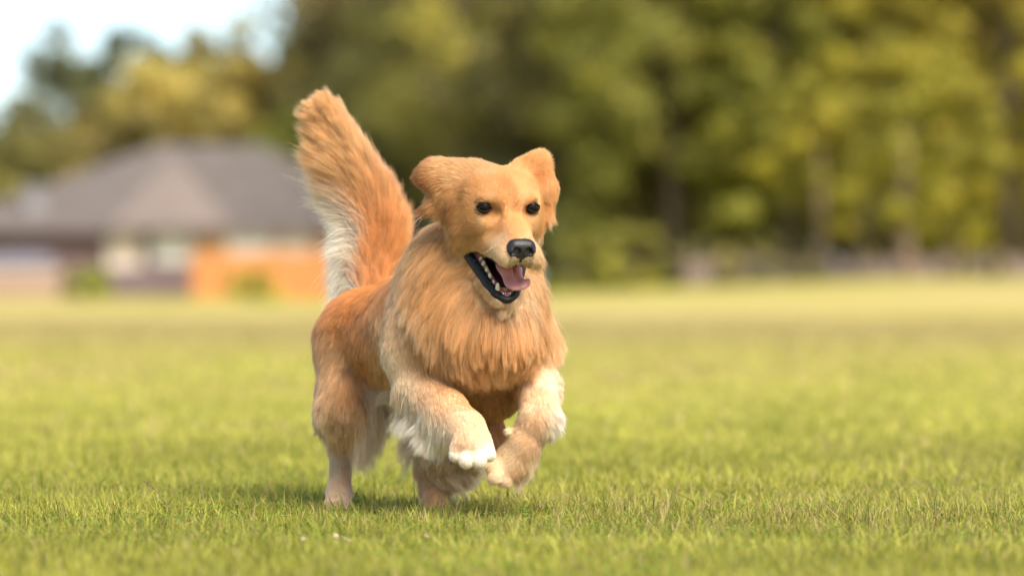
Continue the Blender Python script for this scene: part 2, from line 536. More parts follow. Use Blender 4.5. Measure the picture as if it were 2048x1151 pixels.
    mm = MB(); mm.box(X(-80, 146), X(118, 146), 146, 146.3, -.1, Z(542, 146)); mm.build('masonry', simple_mat('pink_masonry', (0.34, 0.225, 0.17), 0.9, .08, 1), s)
    mm = MB(); mm.box(X(-80, 146) - .05, X(118, 146) + .05, 145.95, 146.35, Z(542, 146) + .003, Z(538, 146)); mm.build('coping', white, s)
    # shed with pale roof behind the wall
    s = empty('garden_shed', (X(40, 150), 150, 0)); tag(s, 'grey low shed roof beside the house wall at the left edge', 'shed')
    xa, xb = X(-70, 150), X(98, 150)
    mm = MB(); mm.box(xa + .1, xb - .1, 150.1, 152, 0, Z(528, 150)); mm.build('wall', weather, s)
    mm = MB(); a = Z(530, 150); t = Z(506, 150)
    mm.quad((xa, 149.9, a), (xb, 149.9, a), (xb, 152.2, t), (xa, 152.2, t)); mm.quad((xa, 149.9, a-.06), (xa, 152.2, t-.06), (xb, 152.2, t-.06), (xb, 149.9, a-.06))
    mm.build('roof', simple_mat('grey_metal_roof', (0.20, 0.18, 0.20), 0.6), s)
house()

# ------------------------------------------------------------------ trees and bushes
M_LEAF = leaf_mat('tree_leaves', transl=0.45)
M_BARK = simple_mat('bark', (0.13, 0.095, 0.075), 0.9, 0.3, 3, 0.5, 12)
def crown_mesh(cx, cy, z0, z1, rx, ry, nclump, nleaf, leaf, col, colvar, seed, hollow=0.55, low=0.0):
    r = np.random.default_rng(seed)
    th = r.random(nclump) * 2 * np.pi
    ct = r.random(nclump) * 2 - 1
    rad = (hollow + (1 - hollow) * r.random(nclump) ** 0.6) * (0.85 + 0.3 * r.random(nclump))
    st = np.sqrt(1 - ct ** 2)
    zc, rz = (z0 + z1) / 2, (z1 - z0) / 2
    shape = np.where(ct < 0, 1.0 + low * -ct, 1.0)
    C = np.stack([cx + rx * rad * np.sign(np.cos(th)) * np.abs(np.cos(th)) ** .9 * np.maximum(st, .35 + low * .4) * np.minimum(shape, 1.3),
                  cy + ry * rad * np.sin(th) * np.maximum(st, .35 + low * .4) * np.minimum(shape, 1.3), zc + rz * rad * ct], 1)
    cr = (0.16 + 0.14 * r.random(nclump)) * min(rx, rz) * 0.95
    n = nclump * nleaf
    ci = np.repeat(np.arange(nclump), nleaf)
    d = r.normal(size=(n, 3)); d /= np.linalg.norm(d, axis=1)[:, None]
    rr = (0.55 + 0.6 * r.random(n) ** .7)[:, None]
    p = C[ci] + d * cr[ci][:, None] * rr * np.array([1.15, 1.15, 0.8])
    nrm = d + r.normal(size=(n, 3)) * 0.45 + np.array([0, 0, .25]); nrm /= np.linalg.norm(nrm, axis=1)[:, None]
    t = np.cross(nrm, r.normal(size=(n, 3))); t /= np.linalg.norm(t, axis=1)[:, None]
    b = np.cross(nrm, t)
    s = (leaf * (0.6 + 0.8 * r.random(n)))[:, None]
    q = np.stack([p - t * s * .9, p - b * s * .45, p + t * s * .9, p + b * s * .45], 1)
    V = q.reshape(-1, 3)
    Fq = np.arange(len(V)).reshape(-1, 4)
    cc = np.array(col)[None] * (1 + colvar * (r.random((nclump, 1)) * 2 - 1))
    warm = r.random((nclump, 1)) < 0.25
    cc = cc * np.array([1.18, 1.15, 1.4])
    cc = np.where(warm, cc * np.array([1.15, 1.08, 0.9]), cc)
    lc = cc[ci] * (0.75 + 0.5 * r.random((n, 1)))
    return V, Fq, np.repeat(lc, 4, axis=0), C

tree_id = 0
def tree(u, d, h, rx, zlow, col, label, group, kind='broadleaf_tree', cat='tree', nclump=70, nleaf=150, leaf=0.17, colvar=.35, ry=None, low=0.0, trunk_r=.28, hollow=.55):
    global tree_id
    tree_id += 1
    x = (u - 1024) / F * d
    gz = float(ground_z(np.array([x]), np.array([d]))[0]) if d < 400 else 0
    r = empty(kind, (x, d, gz)); tag(r, label, cat, group)
    V, Fq, Cc, cl = crown_mesh(x, d, gz + zlow, gz + h, rx, ry or rx * .8, nclump, nleaf, leaf, col, colvar, 100 + tree_id, hollow, low)
    me = np_mesh('crown', V, Fq, 4); point_color(me, Cc)
    link('crown', me, r, M_LEAF)
    mb = MB()
    top = gz + zlow + (h - zlow) * .6
    lean = rng.normal() * .3
    mb.tube([(x, d, gz - .2), (x + lean * .2, d, gz + (top - gz) * .35), (x + lean * .6, d, gz + (top-gz) * .7), (x + lean, d, top)],
            [trunk_r * 1.25, trunk_r * .9, trunk_r * .65, trunk_r * .25], 9)
    rr = np.random.default_rng(tree_id)
    for k in rr.choice(len(cl), min(9, len(cl)), replace=False):
        c = cl[k]; z = gz + max(.5 * zlow, .3) + (top - gz - .5) * (.25 + .5 * rr.random())
        a = np.array([x + lean * .5, d, min(z, c[2])]); m_ = (a + c) / 2 + np.array([0, 0, -.2])
        mb.tube([a, m_, c], [trunk_r * .35, trunk_r * .22, trunk_r * .08], 6)
    mb.build('trunk', M_BARK, r, True)

OL = (0.25, 0.235, 0.045); DK = (0.14, 0.15, 0.05); YL = (0.46, 0.40, 0.10); MD = (0.30, 0.28, 0.055); BR = (0.33, 0.29, 0.035)
def background_trees():
    gl = 'trees behind the house'
    tree(150, 190, 10.6, 3.2, 2.0, DK, 'dark green tree rising behind the left end of the roof', gl, nclump=60)
    tree(40, 188, 7.4, 2.6, 1.0, DK, 'small dark tree at the left edge of the skyline', gl, nclump=50)
    tree(255, 186, 11.6, 2.4, 3.0, (.10, .115, .03), 'tallest dark topped tree on the left skyline', gl, nclump=50)
    tree(90, 176, 7.0, 3.2, 1.0, (.24, .22, .055), 'pale olive tree low behind the chimney', gl, nclump=60)
    tree(340, 178, 9.2, 3.0, 3.0, YL, 'yellow green tree above the middle of the roof', gl, nclump=60)
    tree(430, 182, 10.6, 3.0, 3.0, (.30, .26, .055), 'tan green round tree above the roof ridge', gl, nclump=60)
    tree(535, 180, 10.6, 2.5, 2.0, YL, 'bright yellow tree beside the dark woodland edge', gl, nclump=60)
    tree(230, 174, 7.6, 2.6, 2.0, (.22, .19, .05), 'low olive tree left of the roof ridge', gl, nclump=50)
    tree(600, 170, 7.6, 2.6, 1.0, (.20, .22, .035), 'green tree low behind the right end of the roof', gl, nclump=50)
    tree(205, 205, 10.4, 4.6, 2.0, (.15, .15, .05), 'far hazy tree closing the gap between the left skyline trees', gl, nclump=90, hollow=.2)
    tree(480, 205, 10.4, 4.6, 2.0, (.22, .21, .06), 'far hazy tree behind the yellow ones over the roof', gl, nclump=90, hollow=.2)
    tree(20, 205, 8.0, 3.6, 1.0, (.13, .14, .05), 'far hazy tree at the left border of the picture', gl, nclump=80, hollow=.2)
    gr = 'tall trees of the woodland edge'
    specs = [
     (715, 186, 15.5, 3.2, 3.0, (.19, .19, .045), 'dark tree at the left end of the woodland edge'),
     (760, 182, 17, 4.0, 2.0, OL, 'olive tree directly behind the raised tail'),
     (880, 168, 16.5, 3.8, 0.8, (.19, .185, .045), 'dark olive tree behind the left ear'),
     (1010, 160, 17, 4.2, 0.6, MD, 'mid green tree rising above the head'),
     (1130, 146, 15, 3.4, 0.8, (.17, .155, .045), 'darkest tree of the woodland just right of the head'),
     (1230, 150, 16, 3.6, 1.2, OL, 'olive tree two crowns right of the head'),
     (1350, 142, 13, 3.6, 1.2, (.24, .24, .04), 'light green tree in the middle of the right half'),
     (1460, 150, 16, 4.0, 1.4, (.23, .21, .04), 'broad tan green tree over the left end of the fence'),
     (1580, 140, 13, 3.2, 1.5, (.22, .22, .03), 'green tree over the gap beside the fence'),
     (1690, 148, 16, 3.8, 1.6, (.23, .195, .035), 'tall ochre green tree right of the middle gap'),
     (1800, 138, 12.5, 2.6, 1.7, BR, 'bright yellow green tree in front of the far right gap'),
     (1900, 146, 16, 3.6, 1.6, (.22, .19, .03), 'ochre tree second from the right edge'),
     (2020, 138, 14, 3.4, 1.5, BR, 'yellow green tree at the right edge'),
     (2140, 146, 15, 3.4, 1.2, BR, 'yellow green tree cut off by the right edge'),
    ]
    for (u, d, h, rx, zl, c, lab) in specs:
        tree(u, d, h, rx, zl, c, lab, gr, nclump=95, nleaf=170, leaf=.17, low=.9, trunk_r=.24)
    # second row closing the wood
    gb = 'dark trees deeper in the wood'
    labs = ['dark tree deep in the wood behind the tail', 'dark tree deep in the wood behind the left ear', 'dark tree deep in the wood above the head',
            'dark tree deep in the wood behind the darkest crown', 'dark tree deep in the wood behind the light green crown', 'dark tree deep in the wood behind the tan green crown',
            'dark tree deep in the wood behind the middle gap', 'dark tree deep in the wood behind the ochre crown', 'dark tree deep in the wood behind the right edge']
    for k, u in enumerate([810, 900, 1010, 1170, 1330, 1490, 1650, 1820, 2000]):
        tree(u, 178 + (k % 3) * 3, 17 + (k % 2), 5.2, 0.2, (.21, .18, .06), labs[k], gb, nclump=80, nleaf=150, leaf=.26, low=.5, hollow=.2)
    gu = 'low understorey trees closing the wood'
    for k, (u, lab) in enumerate([(1100, 'low understorey tree behind the head'), (1290, 'low understorey tree between the second and third crown right of the head'), (1430, 'low understorey tree behind the start of the board fence'),
                                  (1605, 'low understorey tree behind the middle of the board fence'), (1700, 'low understorey tree left of the pale trunk'), (1850, 'low understorey tree right of the pale trunk'),
                                  (1980, 'low understorey tree near the right edge'), (2110, 'low understorey tree cut by the right edge')]):
        tree(u, 168 + (k % 3) * 2, 7.5, 2.6, 0.1, (.15, .135, .045), lab, gu, nclump=60, nleaf=130, leaf=.2, low=.9, hollow=.1)
    hx = (1650 - 1024) / F * 196  # foliage row added behind the wood to block bright sky gaps
    hr = empty('filler_hedge', (hx, 196, float(ground_z(np.array([hx]), np.array([196.]))[0]))); tag(hr, 'long tall dark foliage row added to block bright sky gaps under the wood', 'filler_hedge')
    V, Fq, Cc, cl = crown_mesh(hx, 196, .2, 7.5, 15, 1.6, 260, 120, .26, (.15, .14, .045), .3, 777, .1, 1.2)
    me = np_mesh('foliage', V, Fq, 4); point_color(me, Cc); link('foliage', me, hr, M_LEAF)
    for c in cl[::24]:
        mb = MB(); mb.tube([(c[0], 196, 0), (c[0], 196, max(.6, c[2] * .8))], [.07, .04], 6); mb.build('stem', M_BARK, hr, True)
    gs = 'bushes along the edge of the field'
    for (u, d, h, rx, c, lab) in [
        (170, 140, 1.0, .75, (.30, .33, .03), 'round light green bush before the low dark fence'),
        (508, 138, .95, .95, (.26, .36, .02), 'light green bush before the orange fence'),
        (905, 128, 2.3, 1.3, (.14, .15, .03), 'olive bush at the wood edge hidden behind the neck'),
        (1160, 126, 1.7, .9, (.27, .27, .045), 'yellow green bush just right of the chest'),
        (1262, 128, 1.9, 1.0, (.30, .29, .05), 'brighter bush second from the dog'),
        (1370, 130, 1.5, 1.1, (.20, .19, .05), 'low olive bush third from the dog'),
        (1500, 127, 1.3, 1.2, (.30, .27, .075), 'pale dry bush at the left end of the board fence'),
        (1060, 130, 2.2, 1.3, (.10, .11, .03), 'dark bush behind the chest'),
        (1600, 126, .8, .8, (.25, .22, .08), 'small dry bush before the board fence'),
        (1955, 126, .8, .9, (.25, .22, .08), 'small dry bush near the right end of the fence')]:
        tree(u, d, h, rx, .05, c, lab, gs, 'bush', 'bush', 26, 90, .09, low=.3, trunk_r=.05)
    # bare trunks seen below the crowns
    gt = 'slender trunks below the canopy'
    for (u, d, w, lab) in [(1812, 124, .20, 'pale brown trunk standing in the gap on the right'), (1640, 130, .12, 'thin trunk left of the pale brown one'), (1905, 130, .12, 'thin trunk right of the pale brown one')]:
        x = (u - 1024) / F * d; gz = float(ground_z(np.array([x]), np.array([d]))[0])
        r = empty('young_tree', (x, d, gz)); tag(r, lab, 'tree', gt)
        mb = MB(); mb.tube([(x, d, gz - .1), (x + .03, d, gz + 1.6), (x - .05, d, gz + 4.5)], [w, w * .8, w * .4], 9)
        mb.build('trunk', simple_mat('pale_bark', (.30, .20, .16), .9, .2, 3), r, True)
        V, Fq, Cc, cl = crown_mesh(x, d, gz + 1.2, gz + 6.5, 1.7, 1.3, 40, 110, .15, (.28, .26, .03), .3, 900 + int(u))
        me = np_mesh('crown', V, Fq, 4); point_color(me, Cc); link('crown', me, r, M_LEAF)
background_trees()

# ------------------------------------------------------------------ dog: signed distance body
H = 0.004
G0 = np.array([-0.50, 8.52, -0.02]); G1 = np.array([0.18, 9.74, 0.92])
class Field:
    def __init__(s, g0, g1, h):
        s.g0 = np.array(g0, float); s.h = h
        s.n = np.ceil((np.array(g1) - s.g0) / h).astype(int) + 1
        s.f = np.full(s.n, 0.2, np.float32)
        s.ax = [s.g0[i] + h * np.arange(s.n[i]) for i in range(3)]
    def sub(s, lo, hi):
        a = np.clip(np.floor((np.array(lo) - s.g0) / s.h).astype(int), 0, s.n - 1)
        b = np.clip(np.ceil((np.array(hi) - s.g0) / s.h).astype(int) + 1, 1, s.n)
        sl = tuple(slice(a[i], b[i]) for i in range(3))
        X = s.ax[0][sl[0]][:, None, None]; Y = s.ax[1][sl[1]][None, :, None]; Z = s.ax[2][sl[2]][None, None, :]
        return sl, X, Y, Z
    def put(s, d, sl, k, mode='add'):
        f = s.f[sl]
        if mode == 'add':
            hh = np.maximum(k - np.abs(f - d), 0) / k
            s.f[sl] = np.minimum(f, d) - hh * hh * k * 0.25
        else:                                   # carve
            hh = np.maximum(k - np.abs(f + d), 0) / k
            s.f[sl] = np.maximum(f, -d) + hh * hh * k * 0.25
    def cone(s, a, b, ra, rb, k=0.03, mode='add', flat=None, fl=1.0):
        """round cone from a to b; flat = axis along which the section is squashed by factor fl (<1)"""
        a = np.array(a, float); b = np.array(b, float)
        m = max(ra, rb) + 0.06 + k
        sl, X, Y, Z = s.sub(np.minimum(a, b) - m, np.maximum(a, b) + m)
        px, py, pz = X - a[0], Y - a[1], Z - a[2]
        ab = b - a; L2 = ab @ ab + 1e-12
        t = np.clip((px * ab[0] + py * ab[1] + pz * ab[2]) / L2, 0, 1)
        dx, dy, dz = px - t * ab[0], py - t * ab[1], pz - t * ab[2]
        if flat is not None:
            fa = np.array(flat, float); fa /= np.linalg.norm(fa)
            q = dx * fa[0] + dy * fa[1] + dz * fa[2]
            e = (1 / fl - 1) * q
            dx, dy, dz = dx + e * fa[0], dy + e * fa[1], dz + e * fa[2]
            d = (np.sqrt(dx*dx + dy*dy + dz*dz) - (ra + (rb - ra) * t))
            d = d * (fl + (1 - fl) * 0.35)
        else:
            d = np.sqrt(dx*dx + dy*dy + dz*dz) - (ra + (rb - ra) * t)
        s.put(d.astype(np.float32), sl, k, mode)
    def ell(s, c, axes, R=None, k=0.03, mode='add'):
        c = np.array(c, float); axes = np.array(axes, float)
        R = np.eye(3) if R is None else np.array(R)   # rows are the axes
        m = axes.max() + 0.05 + k
        sl, X, Y, Z = s.sub(c - m, c + m)
        p = [X - c[0], Y - c[1], Z - c[2]]
        q = [p[0]*R[i][0] + p[1]*R[i][1] + p[2]*R[i][2] for i in range(3)]
        k0 = np.sqrt(sum((q[i] / axes[i]) ** 2 for i in range(3)))
        k1 = np.sqrt(sum((q[i] / axes[i] ** 2) ** 2 for i in range(3))) + 1e-9
        d = k0 * (k0 - 1) / k1
        s.put(d.astype(np.float32), sl, k, mode)
    def sample(s, pts):
        """value and gradient at points"""
        q = (pts - s.g0) / s.h
        q = np.clip(q, 0.01, s.n - 2.01)
        i = q.astype(np.int32); t = q - i
        ix, iy, iz = i.T; tx, ty, tz = t.T
        f = s.f
        c000 = f[ix, iy, iz]; c100 = f[ix+1, iy, iz]; c010 = f[ix, iy+1, iz]; c110 = f[ix+1, iy+1, iz]
        c001 = f[ix, iy, iz+1]; c101 = f[ix+1, iy, iz+1]; c011 = f[ix, iy+1, iz+1]; c111 = f[ix+1, iy+1, iz+1]
        x00 = c000 + (c100-c000)*tx; x10 = c010 + (c110-c010)*tx; x01 = c001 + (c101-c001)*tx; x11 = c011 + (c111-c011)*tx
        y0 = x00 + (x10-x00)*ty; y1 = x01 + (x11-x01)*ty
        v = y0 + (y1-y0)*tz
        gx = ((c100-c000)*(1-ty)+(c110-c010)*ty)*(1-tz) + ((c101-c001)*(1-ty)+(c111-c011)*ty)*tz
        gy = (x10-x00)*(1-tz) + (x11-x01)*tz
        gz = y1 - y0
        g = np.stack([gx, gy, gz], 1)
        g /= np.linalg.norm(g, axis=1)[:, None] + 1e-9
        return v, g
    def mesh(s):
        """surface nets"""
        f = s.f; ins = f < 0
        corners = [(0,0,0),(1,0,0),(0,1,0),(1,1,0),(0,0,1),(1,0,1),(0,1,1),(1,1,1)]
        nx, ny, nz = f.shape
        sl = lambda c: (slice(c[0], nx-1+c[0]), slice(c[1], ny-1+c[1]), slice(c[2], nz-1+c[2]))
        cnt = sum(ins[sl(c)].astype(np.int8) for c in corners)
        cells = np.argwhere((cnt > 0) & (cnt < 8))
        idx = np.full((nx-1, ny-1, nz-1), -1, np.int32)
        idx[tuple(cells.T)] = np.arange(len(cells))
        acc = np.zeros((len(cells), 3)); num = np.zeros(len(cells))
        cv = [f[tuple((cells + c).T)] for c in corners]
        for a in range(8):
            for ax in range(3):
                if corners[a][ax] == 0:
                    b = a + (1 << ax)
                    fa, fb = cv[a], cv[b]
                    m = (fa < 0) != (fb < 0)
                    t = np.where(m, fa / np.where(m, fa - fb, 1), 0)
                    p = np.array(corners[a], float)[None] + np.zeros((len(cells), 3))
                    p[:, ax] += t
                    acc[m] += p[m]; num[m] += 1
        V = s.g0 + (cells + acc / num[:, None]) * s.h
        quads = []
        for ax in range(3):
            o = [i for i in range(3) if i != ax]
            lo = [slice(1, -1)] * 3; lo[ax] = slice(0, -1)
            hi = [slice(1, -1)] * 3; hi[ax] = slice(1, None)
            A = ins[tuple(lo)]; B = ins[tuple(hi)]
            e = np.argwhere(A != B)
            if len(e) == 0: continue
            flip = A[tuple(e.T)]
            base = e.copy(); base[:, o[0]] += 1; base[:, o[1]] += 1
            def cell(d0, d1):
                c = base.copy(); c[:, o[0]] -= d0; c[:, o[1]] -= d1
                return idx[tuple(c.T)]
            q = np.stack([cell(1, 1), cell(0, 1), cell(0, 0), cell(1, 0)], 1)
            if ax == 1: flip = ~flip
            q[~flip] = q[~flip][:, ::-1]
            quads.append(q)
        Q = np.concatenate(quads)
        Q = Q[(Q >= 0).all(1)]
        return V, Q

def nrm(v):
    v = np.array(v, float); return v / (np.linalg.norm(v) + 1e-12)

# head frame: forward, right (in the picture), up
YAW, PIT = math.radians(17), math.radians(17)
HF = np.array([math.sin(YAW) * math.cos(PIT), -math.cos(YAW) * math.cos(PIT), -math.sin(PIT)])
HR = np.array([math.cos(YAW), math.sin(YAW), 0.0])
HU = np.cross(HF, HR)
HEYE = P(1017, 416, 8.80)
def hd(f, r, u):
    return HEYE + f * HF + r * HR + u * HU
HM = [HF, HR, HU]
Q = lambda u, v, dy: P(u, v, 9.0 + dy)
tail_uv = [(735, 622, .46), (750, 560, .50), (764, 500, .52), (760, 440, .53), (740, 385, .53), (710, 325, .52), (678, 262, .51), (650, 218, .50)]
TAIL = np.array([Q(*t) for t in tail_uv])
def smooth_path(p, m):
    n = len(p); out = []
    for i in range(n - 1):
        a, b, c, d = p[max(i-1, 0)], p[i], p[i+1], p[min(i+2, n-1)]
        for k in range(m):
            t = k / m
            out.append(.5 * (2*b + (c-a)*t + (2*a-5*b+4*c-d)*t*t + (3*b-3*c+d-a)*t**3))
    out.append(p[-1]); return np.array(out)
TAIL = smooth_path(TAIL, 4)

# upper rim of the lower jaw, picture-left half, in (forward, sideways, up)
RIM = [(-.058, .056, -.108), (-.035, .047, -.122), (-.010, .037, -.138), (.015, .027, -.154), (.032, .016, -.166), (.041, .0, -.171)]
body = Field(G0, G1, H)
def build_body_field(B):
    c, e = B.cone, B.ell
    # trunk
    e(Q(728, 672, .40), (.078, .12, .082), k=.05)                       # pelvis and croup
    c(Q(742, 668, .36), Q(868, 640, .12), .082, .112, k=.06)            # loin to ribs
    c(Q(815, 690, .24), Q(905, 690, .06), .085, .108, k=.06)            # belly
    e(Q(905, 655, .05), (.125, .16, .125), k=.05)                       # rib cage
    e(Q(962, 675, -.05), (.105, .10, .080), k=.05)
    e(Q(965, 745, .05), (.075, .11, .070), k=.04)
    e(Q(985, 785, .06), (.055, .08, .050), k=.03)                      # breast
    # neck
    c(Q(930, 610, .0), Q(975, 470, -.04), .118, .082, k=.06)
    c(Q(975, 640, -.05), Q(998, 520, -.07), .105, .072, k=.05)
    e(Q(893, 540, .0), (.07, .09, .085), k=.05)
    # shoulders
    c(Q(868, 615, .05), Q(835, 705, .0), .055, .058, k=.04)
    c(Q(1010, 625, .02), Q(1060, 690, .01), .06, .052, k=.04)
    # near foreleg (picture left)
    c(Q(838, 700, -.0), Q(842, 770, -.03), .056, .049, k=.03)
    c(Q(846, 772, -.04), Q(893, 822, -.13), .047, .038, k=.02)
    c(Q(893, 820, -.13), Q(932, 856, -.19), .039, .035, k=.015)
    c(Q(932, 856, -.19), Q(944, 884, -.215), .035, .0375, k=.012)
    for j, (du, dv, dy, r) in enumerate([(-29, 22, .0, .0130), (-10, 33, -.012, .0150), (12, 33, -.012, .0150), (31, 21, -.0, .0130)]):
        c(Q(944 + du * .8, 886, -.222), Q(944 + du * 1.1, 888 + dv, -.234 + dy), .0155, r, k=.0025)
    # far foreleg (picture right)
    c(Q(1052, 700, .0), Q(1074, 770, -.02), .049, .040, k=.03)
    c(Q(1076, 772, -.03), Q(1080, 838, -.10), .039, .032, k=.02)
    c(Q(1080, 838, -.10), Q(1050, 882, -.09), .032, .030, k=.015)
    c(Q(1050, 882, -.09), Q(1020, 925, -.075), .030, .034, k=.012)
    for du, dv, dy, r in [(-24, 12, -.02, .0125), (-20, 30, -.022, .0145), (-2, 36, -.01, .014), (14, 26, .005, .012)]:
        c(Q(1018 + du * .4, 922, -.088), Q(1012 + du * 1.1, 922 + dv, -.079 + dy), .0150, r, k=.004)
    e(Q(1016, 862, -.10), (.008, .008, .006), k=.01)                     # dew claw pad
    # near hind leg (picture left)
    c(Q(712, 690, .38), Q(702, 800, .30), .076, .062, k=.04)
    c(Q(690, 720, .45), Q(676, 830, .42), .050, .042, k=.03)
    c(Q(702, 805, .30), Q(688, 895, .38), .056, .027, k=.025)
    c(Q(676, 830, .42), Q(684, 900, .40), .034, .022, k=.02)
    c(Q(684, 898, .39), Q(678, 985, .35), .0225, .0215, k=.015)
    c(Q(678, 985, .35), Q(676, 1010, .30), .0255, .0245, k=.012)
    for du in (-19, -6, 7, 19):
        c(Q(676 + du * .6, 1008, .31), Q(676 + du, 1019, .265), .015, .0125, k=.006)
    # far hind leg (picture right)
    c(Q(800, 690, .36), Q(905, 790, .20), .075, .062, k=.04)
    c(Q(905, 790, .20), Q(968, 868, .08), .055, .036, k=.03)
    c(Q(968, 868, .08), Q(885, 925, .20), .036, .036, k=.02)
    c(Q(890, 890, .16), Q(880, 935, .20), .05, .040, k=.02)
    c(Q(885, 925, .22), Q(872, 990, .20), .030, .0225, k=.02)
    c(Q(872, 990, .20), Q(872, 1012, .17), .025, .024, k=.012)
    for du in (-17, -5, 8, 18):
        c(Q(872 + du * .6, 1012, .175), Q(872 + du, 1024, .135), .0145, .012, k=.006)
    # tail
    for i in range(len(TAIL) - 1):
        ra = .030 - .00075 * i; c(TAIL[i], TAIL[i+1], ra, ra - .00075, k=.01)
    # head: skull, brow, cheeks
    e(hd(-.062, 0, .001), (.084, .076, .056), HM, k=.03)
    c(hd(-.06, -.036, .020), hd(-.06, .036, .020), .029, .029, k=.03)
    e(hd(-.030, 0, .013), (.050, .050, .038), HM, k=.02)
    for s in (-1, 1):
        e(hd(-.019, s * .035, .017), (.024, .023, .014), HM, k=.010)     # brow ridge
        e(hd(-.060, s * .044, -.036), (.050, .036, .046), HM, k=.03)     # cheek
        e(hd(-.078, s * .060, -.064), (.042, .032, .046), HM, k=.03)
        e(hd(-.022, s * .036, -.034), (.034, .026, .026), HM, k=.025)    # under the eye
        c(hd(.018, s * .022, -.066), hd(.086, s * .0205, -.071), .0270, .0225, k=.014)
        c(hd(-.050, s * .043, -.083), hd(.018, s * .027, -.072), .017, .021, k=.014)   # flews
    c(hd(-.03, 0, -.022), hd(.082, 0, -.046), .040, .0235, k=.02)        # bridge of the muzzle
    e(hd(.090, 0, -.061), (.020, .031, .022), HM, k=.012)
    # lower jaw
    c(hd(-.080, 0, -.088), hd(-.035, 0, -.130), .048, .036, k=.02)
    for s in (-1, 1):
        for p_, q_, r0, r1 in ((0, 1, .014, .014), (1, 2, .014, .013), (2, 3, .013, .012), (3, 4, .012, .011)):
            a_, b_ = RIM[p_], RIM[q_]
            c(hd(a_[0], s * a_[1] * .84, a_[2] - .012), hd(b_[0], s * b_[1] * .80, b_[2] - .011), r0, r1, k=.010)
    c(hd(-.02, 0, -.156), hd(.026, 0, -.177), .022, .013, k=.012)
    # cavity of the open mouth
    c(hd(-.045, 0, -.106), hd(.018, 0, -.136), .032, .018, k=.006, mode='cut')
    c(hd(-.020, 0, -.108), hd(.065, 0, -.122), .024, .022, k=.006, mode='cut')
    for s in (-1, 1):
        c(hd(-.050, s * .050, -.104), hd(.0, s * .036, -.115), .0075, .014, k=.006, mode='cut')
    # eye sockets
    for s in (-1, 1):
        e(hd(.010, s * .0488, .001), (.013, .0125, .0085), HM, k=.006, mode='cut')
    for s in (-1, 1):
        e(hd(.022, s * .040, -.004), (.020, .019, .017), HM, k=.016, mode='cut')
    c(hd(.016, 0, .050), hd(.030, 0, .006), .008, .007, k=.014, mode='cut')
    # ears
    def ear(a, b, wa, wb, flat, th, k=.012):
        c(a, b, wa, wb, k=k, flat=flat, fl=th)
    fn = nrm(np.array([-.25, -1, .25]))
    ear(Q(940, 350, -.145), Q(866, 350, -.125), .028, .030, fn, .34, .035)
    ear(Q(866, 350, -.125), Q(842, 354, -.115), .029, .015, fn, .30)
    ear(Q(912, 385, -.14), Q(878, 400, -.12), .032, .022, fn, .34, .03)
    ear(Q(880, 402, -.12), Q(848, 422, -.11), .016, .009, fn, .5)
    fn2 = nrm(np.array([.55, -1, .1]))
    ear(Q(1046, 342, -.12), Q(1080, 326, -.11), .024, .019, fn2, .35, .02)
    ear(Q(1080, 330, -.11), Q(1092, 375, -.11), .021, .022, fn2, .32)
    ear(Q(1092, 375, -.11), Q(1096, 425, -.10), .021, .012, fn2, .35)
def hcoord(p):
    d = p - HEYE
    return d @ HF, d @ HR, d @ HU
def cap_d(p, a, b, ra, rb):
    ab = b - a; t = np.clip(((p - a) @ ab) / (ab @ ab), 0, 1)
    return np.linalg.norm(p - a - t[:, None] * ab, axis=1) - (ra + (rb - ra) * t)
def mouth_dist(p):
    """distance to the mouth opening, negative inside"""
    d = np.minimum(cap_d(p, hd(-.045, 0, -.106), hd(.018, 0, -.136), .032, .018), cap_d(p, hd(-.020, 0, -.108), hd(.065, 0, -.122), .024, .022))
    for s in (-1, 1):
        d = np.minimum(d, cap_d(p, hd(-.050, s * .050, -.104), hd(.0, s * .036, -.115), .0075, .014))
    return d
def rim_dist(p):
    d = np.full(len(p), 9.0)
    for s in (-1, 1):
        for a, b in zip(RIM[:-1], RIM[1:]):
            d = np.minimum(d, cap_d(p, hd(a[0], s * a[1], a[2]), hd(b[0], s * b[1], b[2]), .0, .0))
    return d
EYE = {s: hd(-.003, s * .0488, .001) for s in (-1, 1)}
def eye_frame(s):
    ef = nrm(HF + s * .38 * HR + .05 * HU); er = nrm(np.cross(HU, ef)) * -1
    if er @ HR < 0: er = -er
    return ef, er, np.cross(ef, er) if np.cross(ef, er) @ HU > 0 else -np.cross(ef, er)
def eye_mask(p):
    m = np.zeros(len(p), bool)
    for s in (-1, 1):
        ef, er, eu = eye_frame(s); d = p - EYE[s]
        m |= (((d @ er) / .0150) ** 2 + ((d @ eu) / .0080) ** 2 < 1) & (d @ ef > -.01) & (np.linalg.norm(d, axis=1) < .03)
    return m
def nose_mask(p):
    f, r, u = hcoord(p)
    return (((r / .0270) ** 2 + ((u + .050) / .0175) ** 2) < 1) & (f > .082) | ((np.abs(r) < .004) & (f > .09) & (u < -.050) & (u > -.080))

PAL0 = dict(G=(.74, .40, .155), g=(.82, .53, .26), O=(.70, .30, .075), o=(.74, .36, .11), C=(.88, .68, .46), c=(.84, .60, .36), W=(.93, .83, .69), T=(.74, .50, .30),
           B=(.52, .25, .10), P=(.90, .72, .48), D=(.40, .20, .08), F=(.82, .50, .205))
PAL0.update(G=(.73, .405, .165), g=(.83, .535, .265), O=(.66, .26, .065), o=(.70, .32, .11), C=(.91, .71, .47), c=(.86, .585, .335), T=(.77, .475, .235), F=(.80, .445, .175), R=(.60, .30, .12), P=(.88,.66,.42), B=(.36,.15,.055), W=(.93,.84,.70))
PAL = {k: tuple(.96 * x ** 1.0 for x in v) for k, v in PAL0.items()}
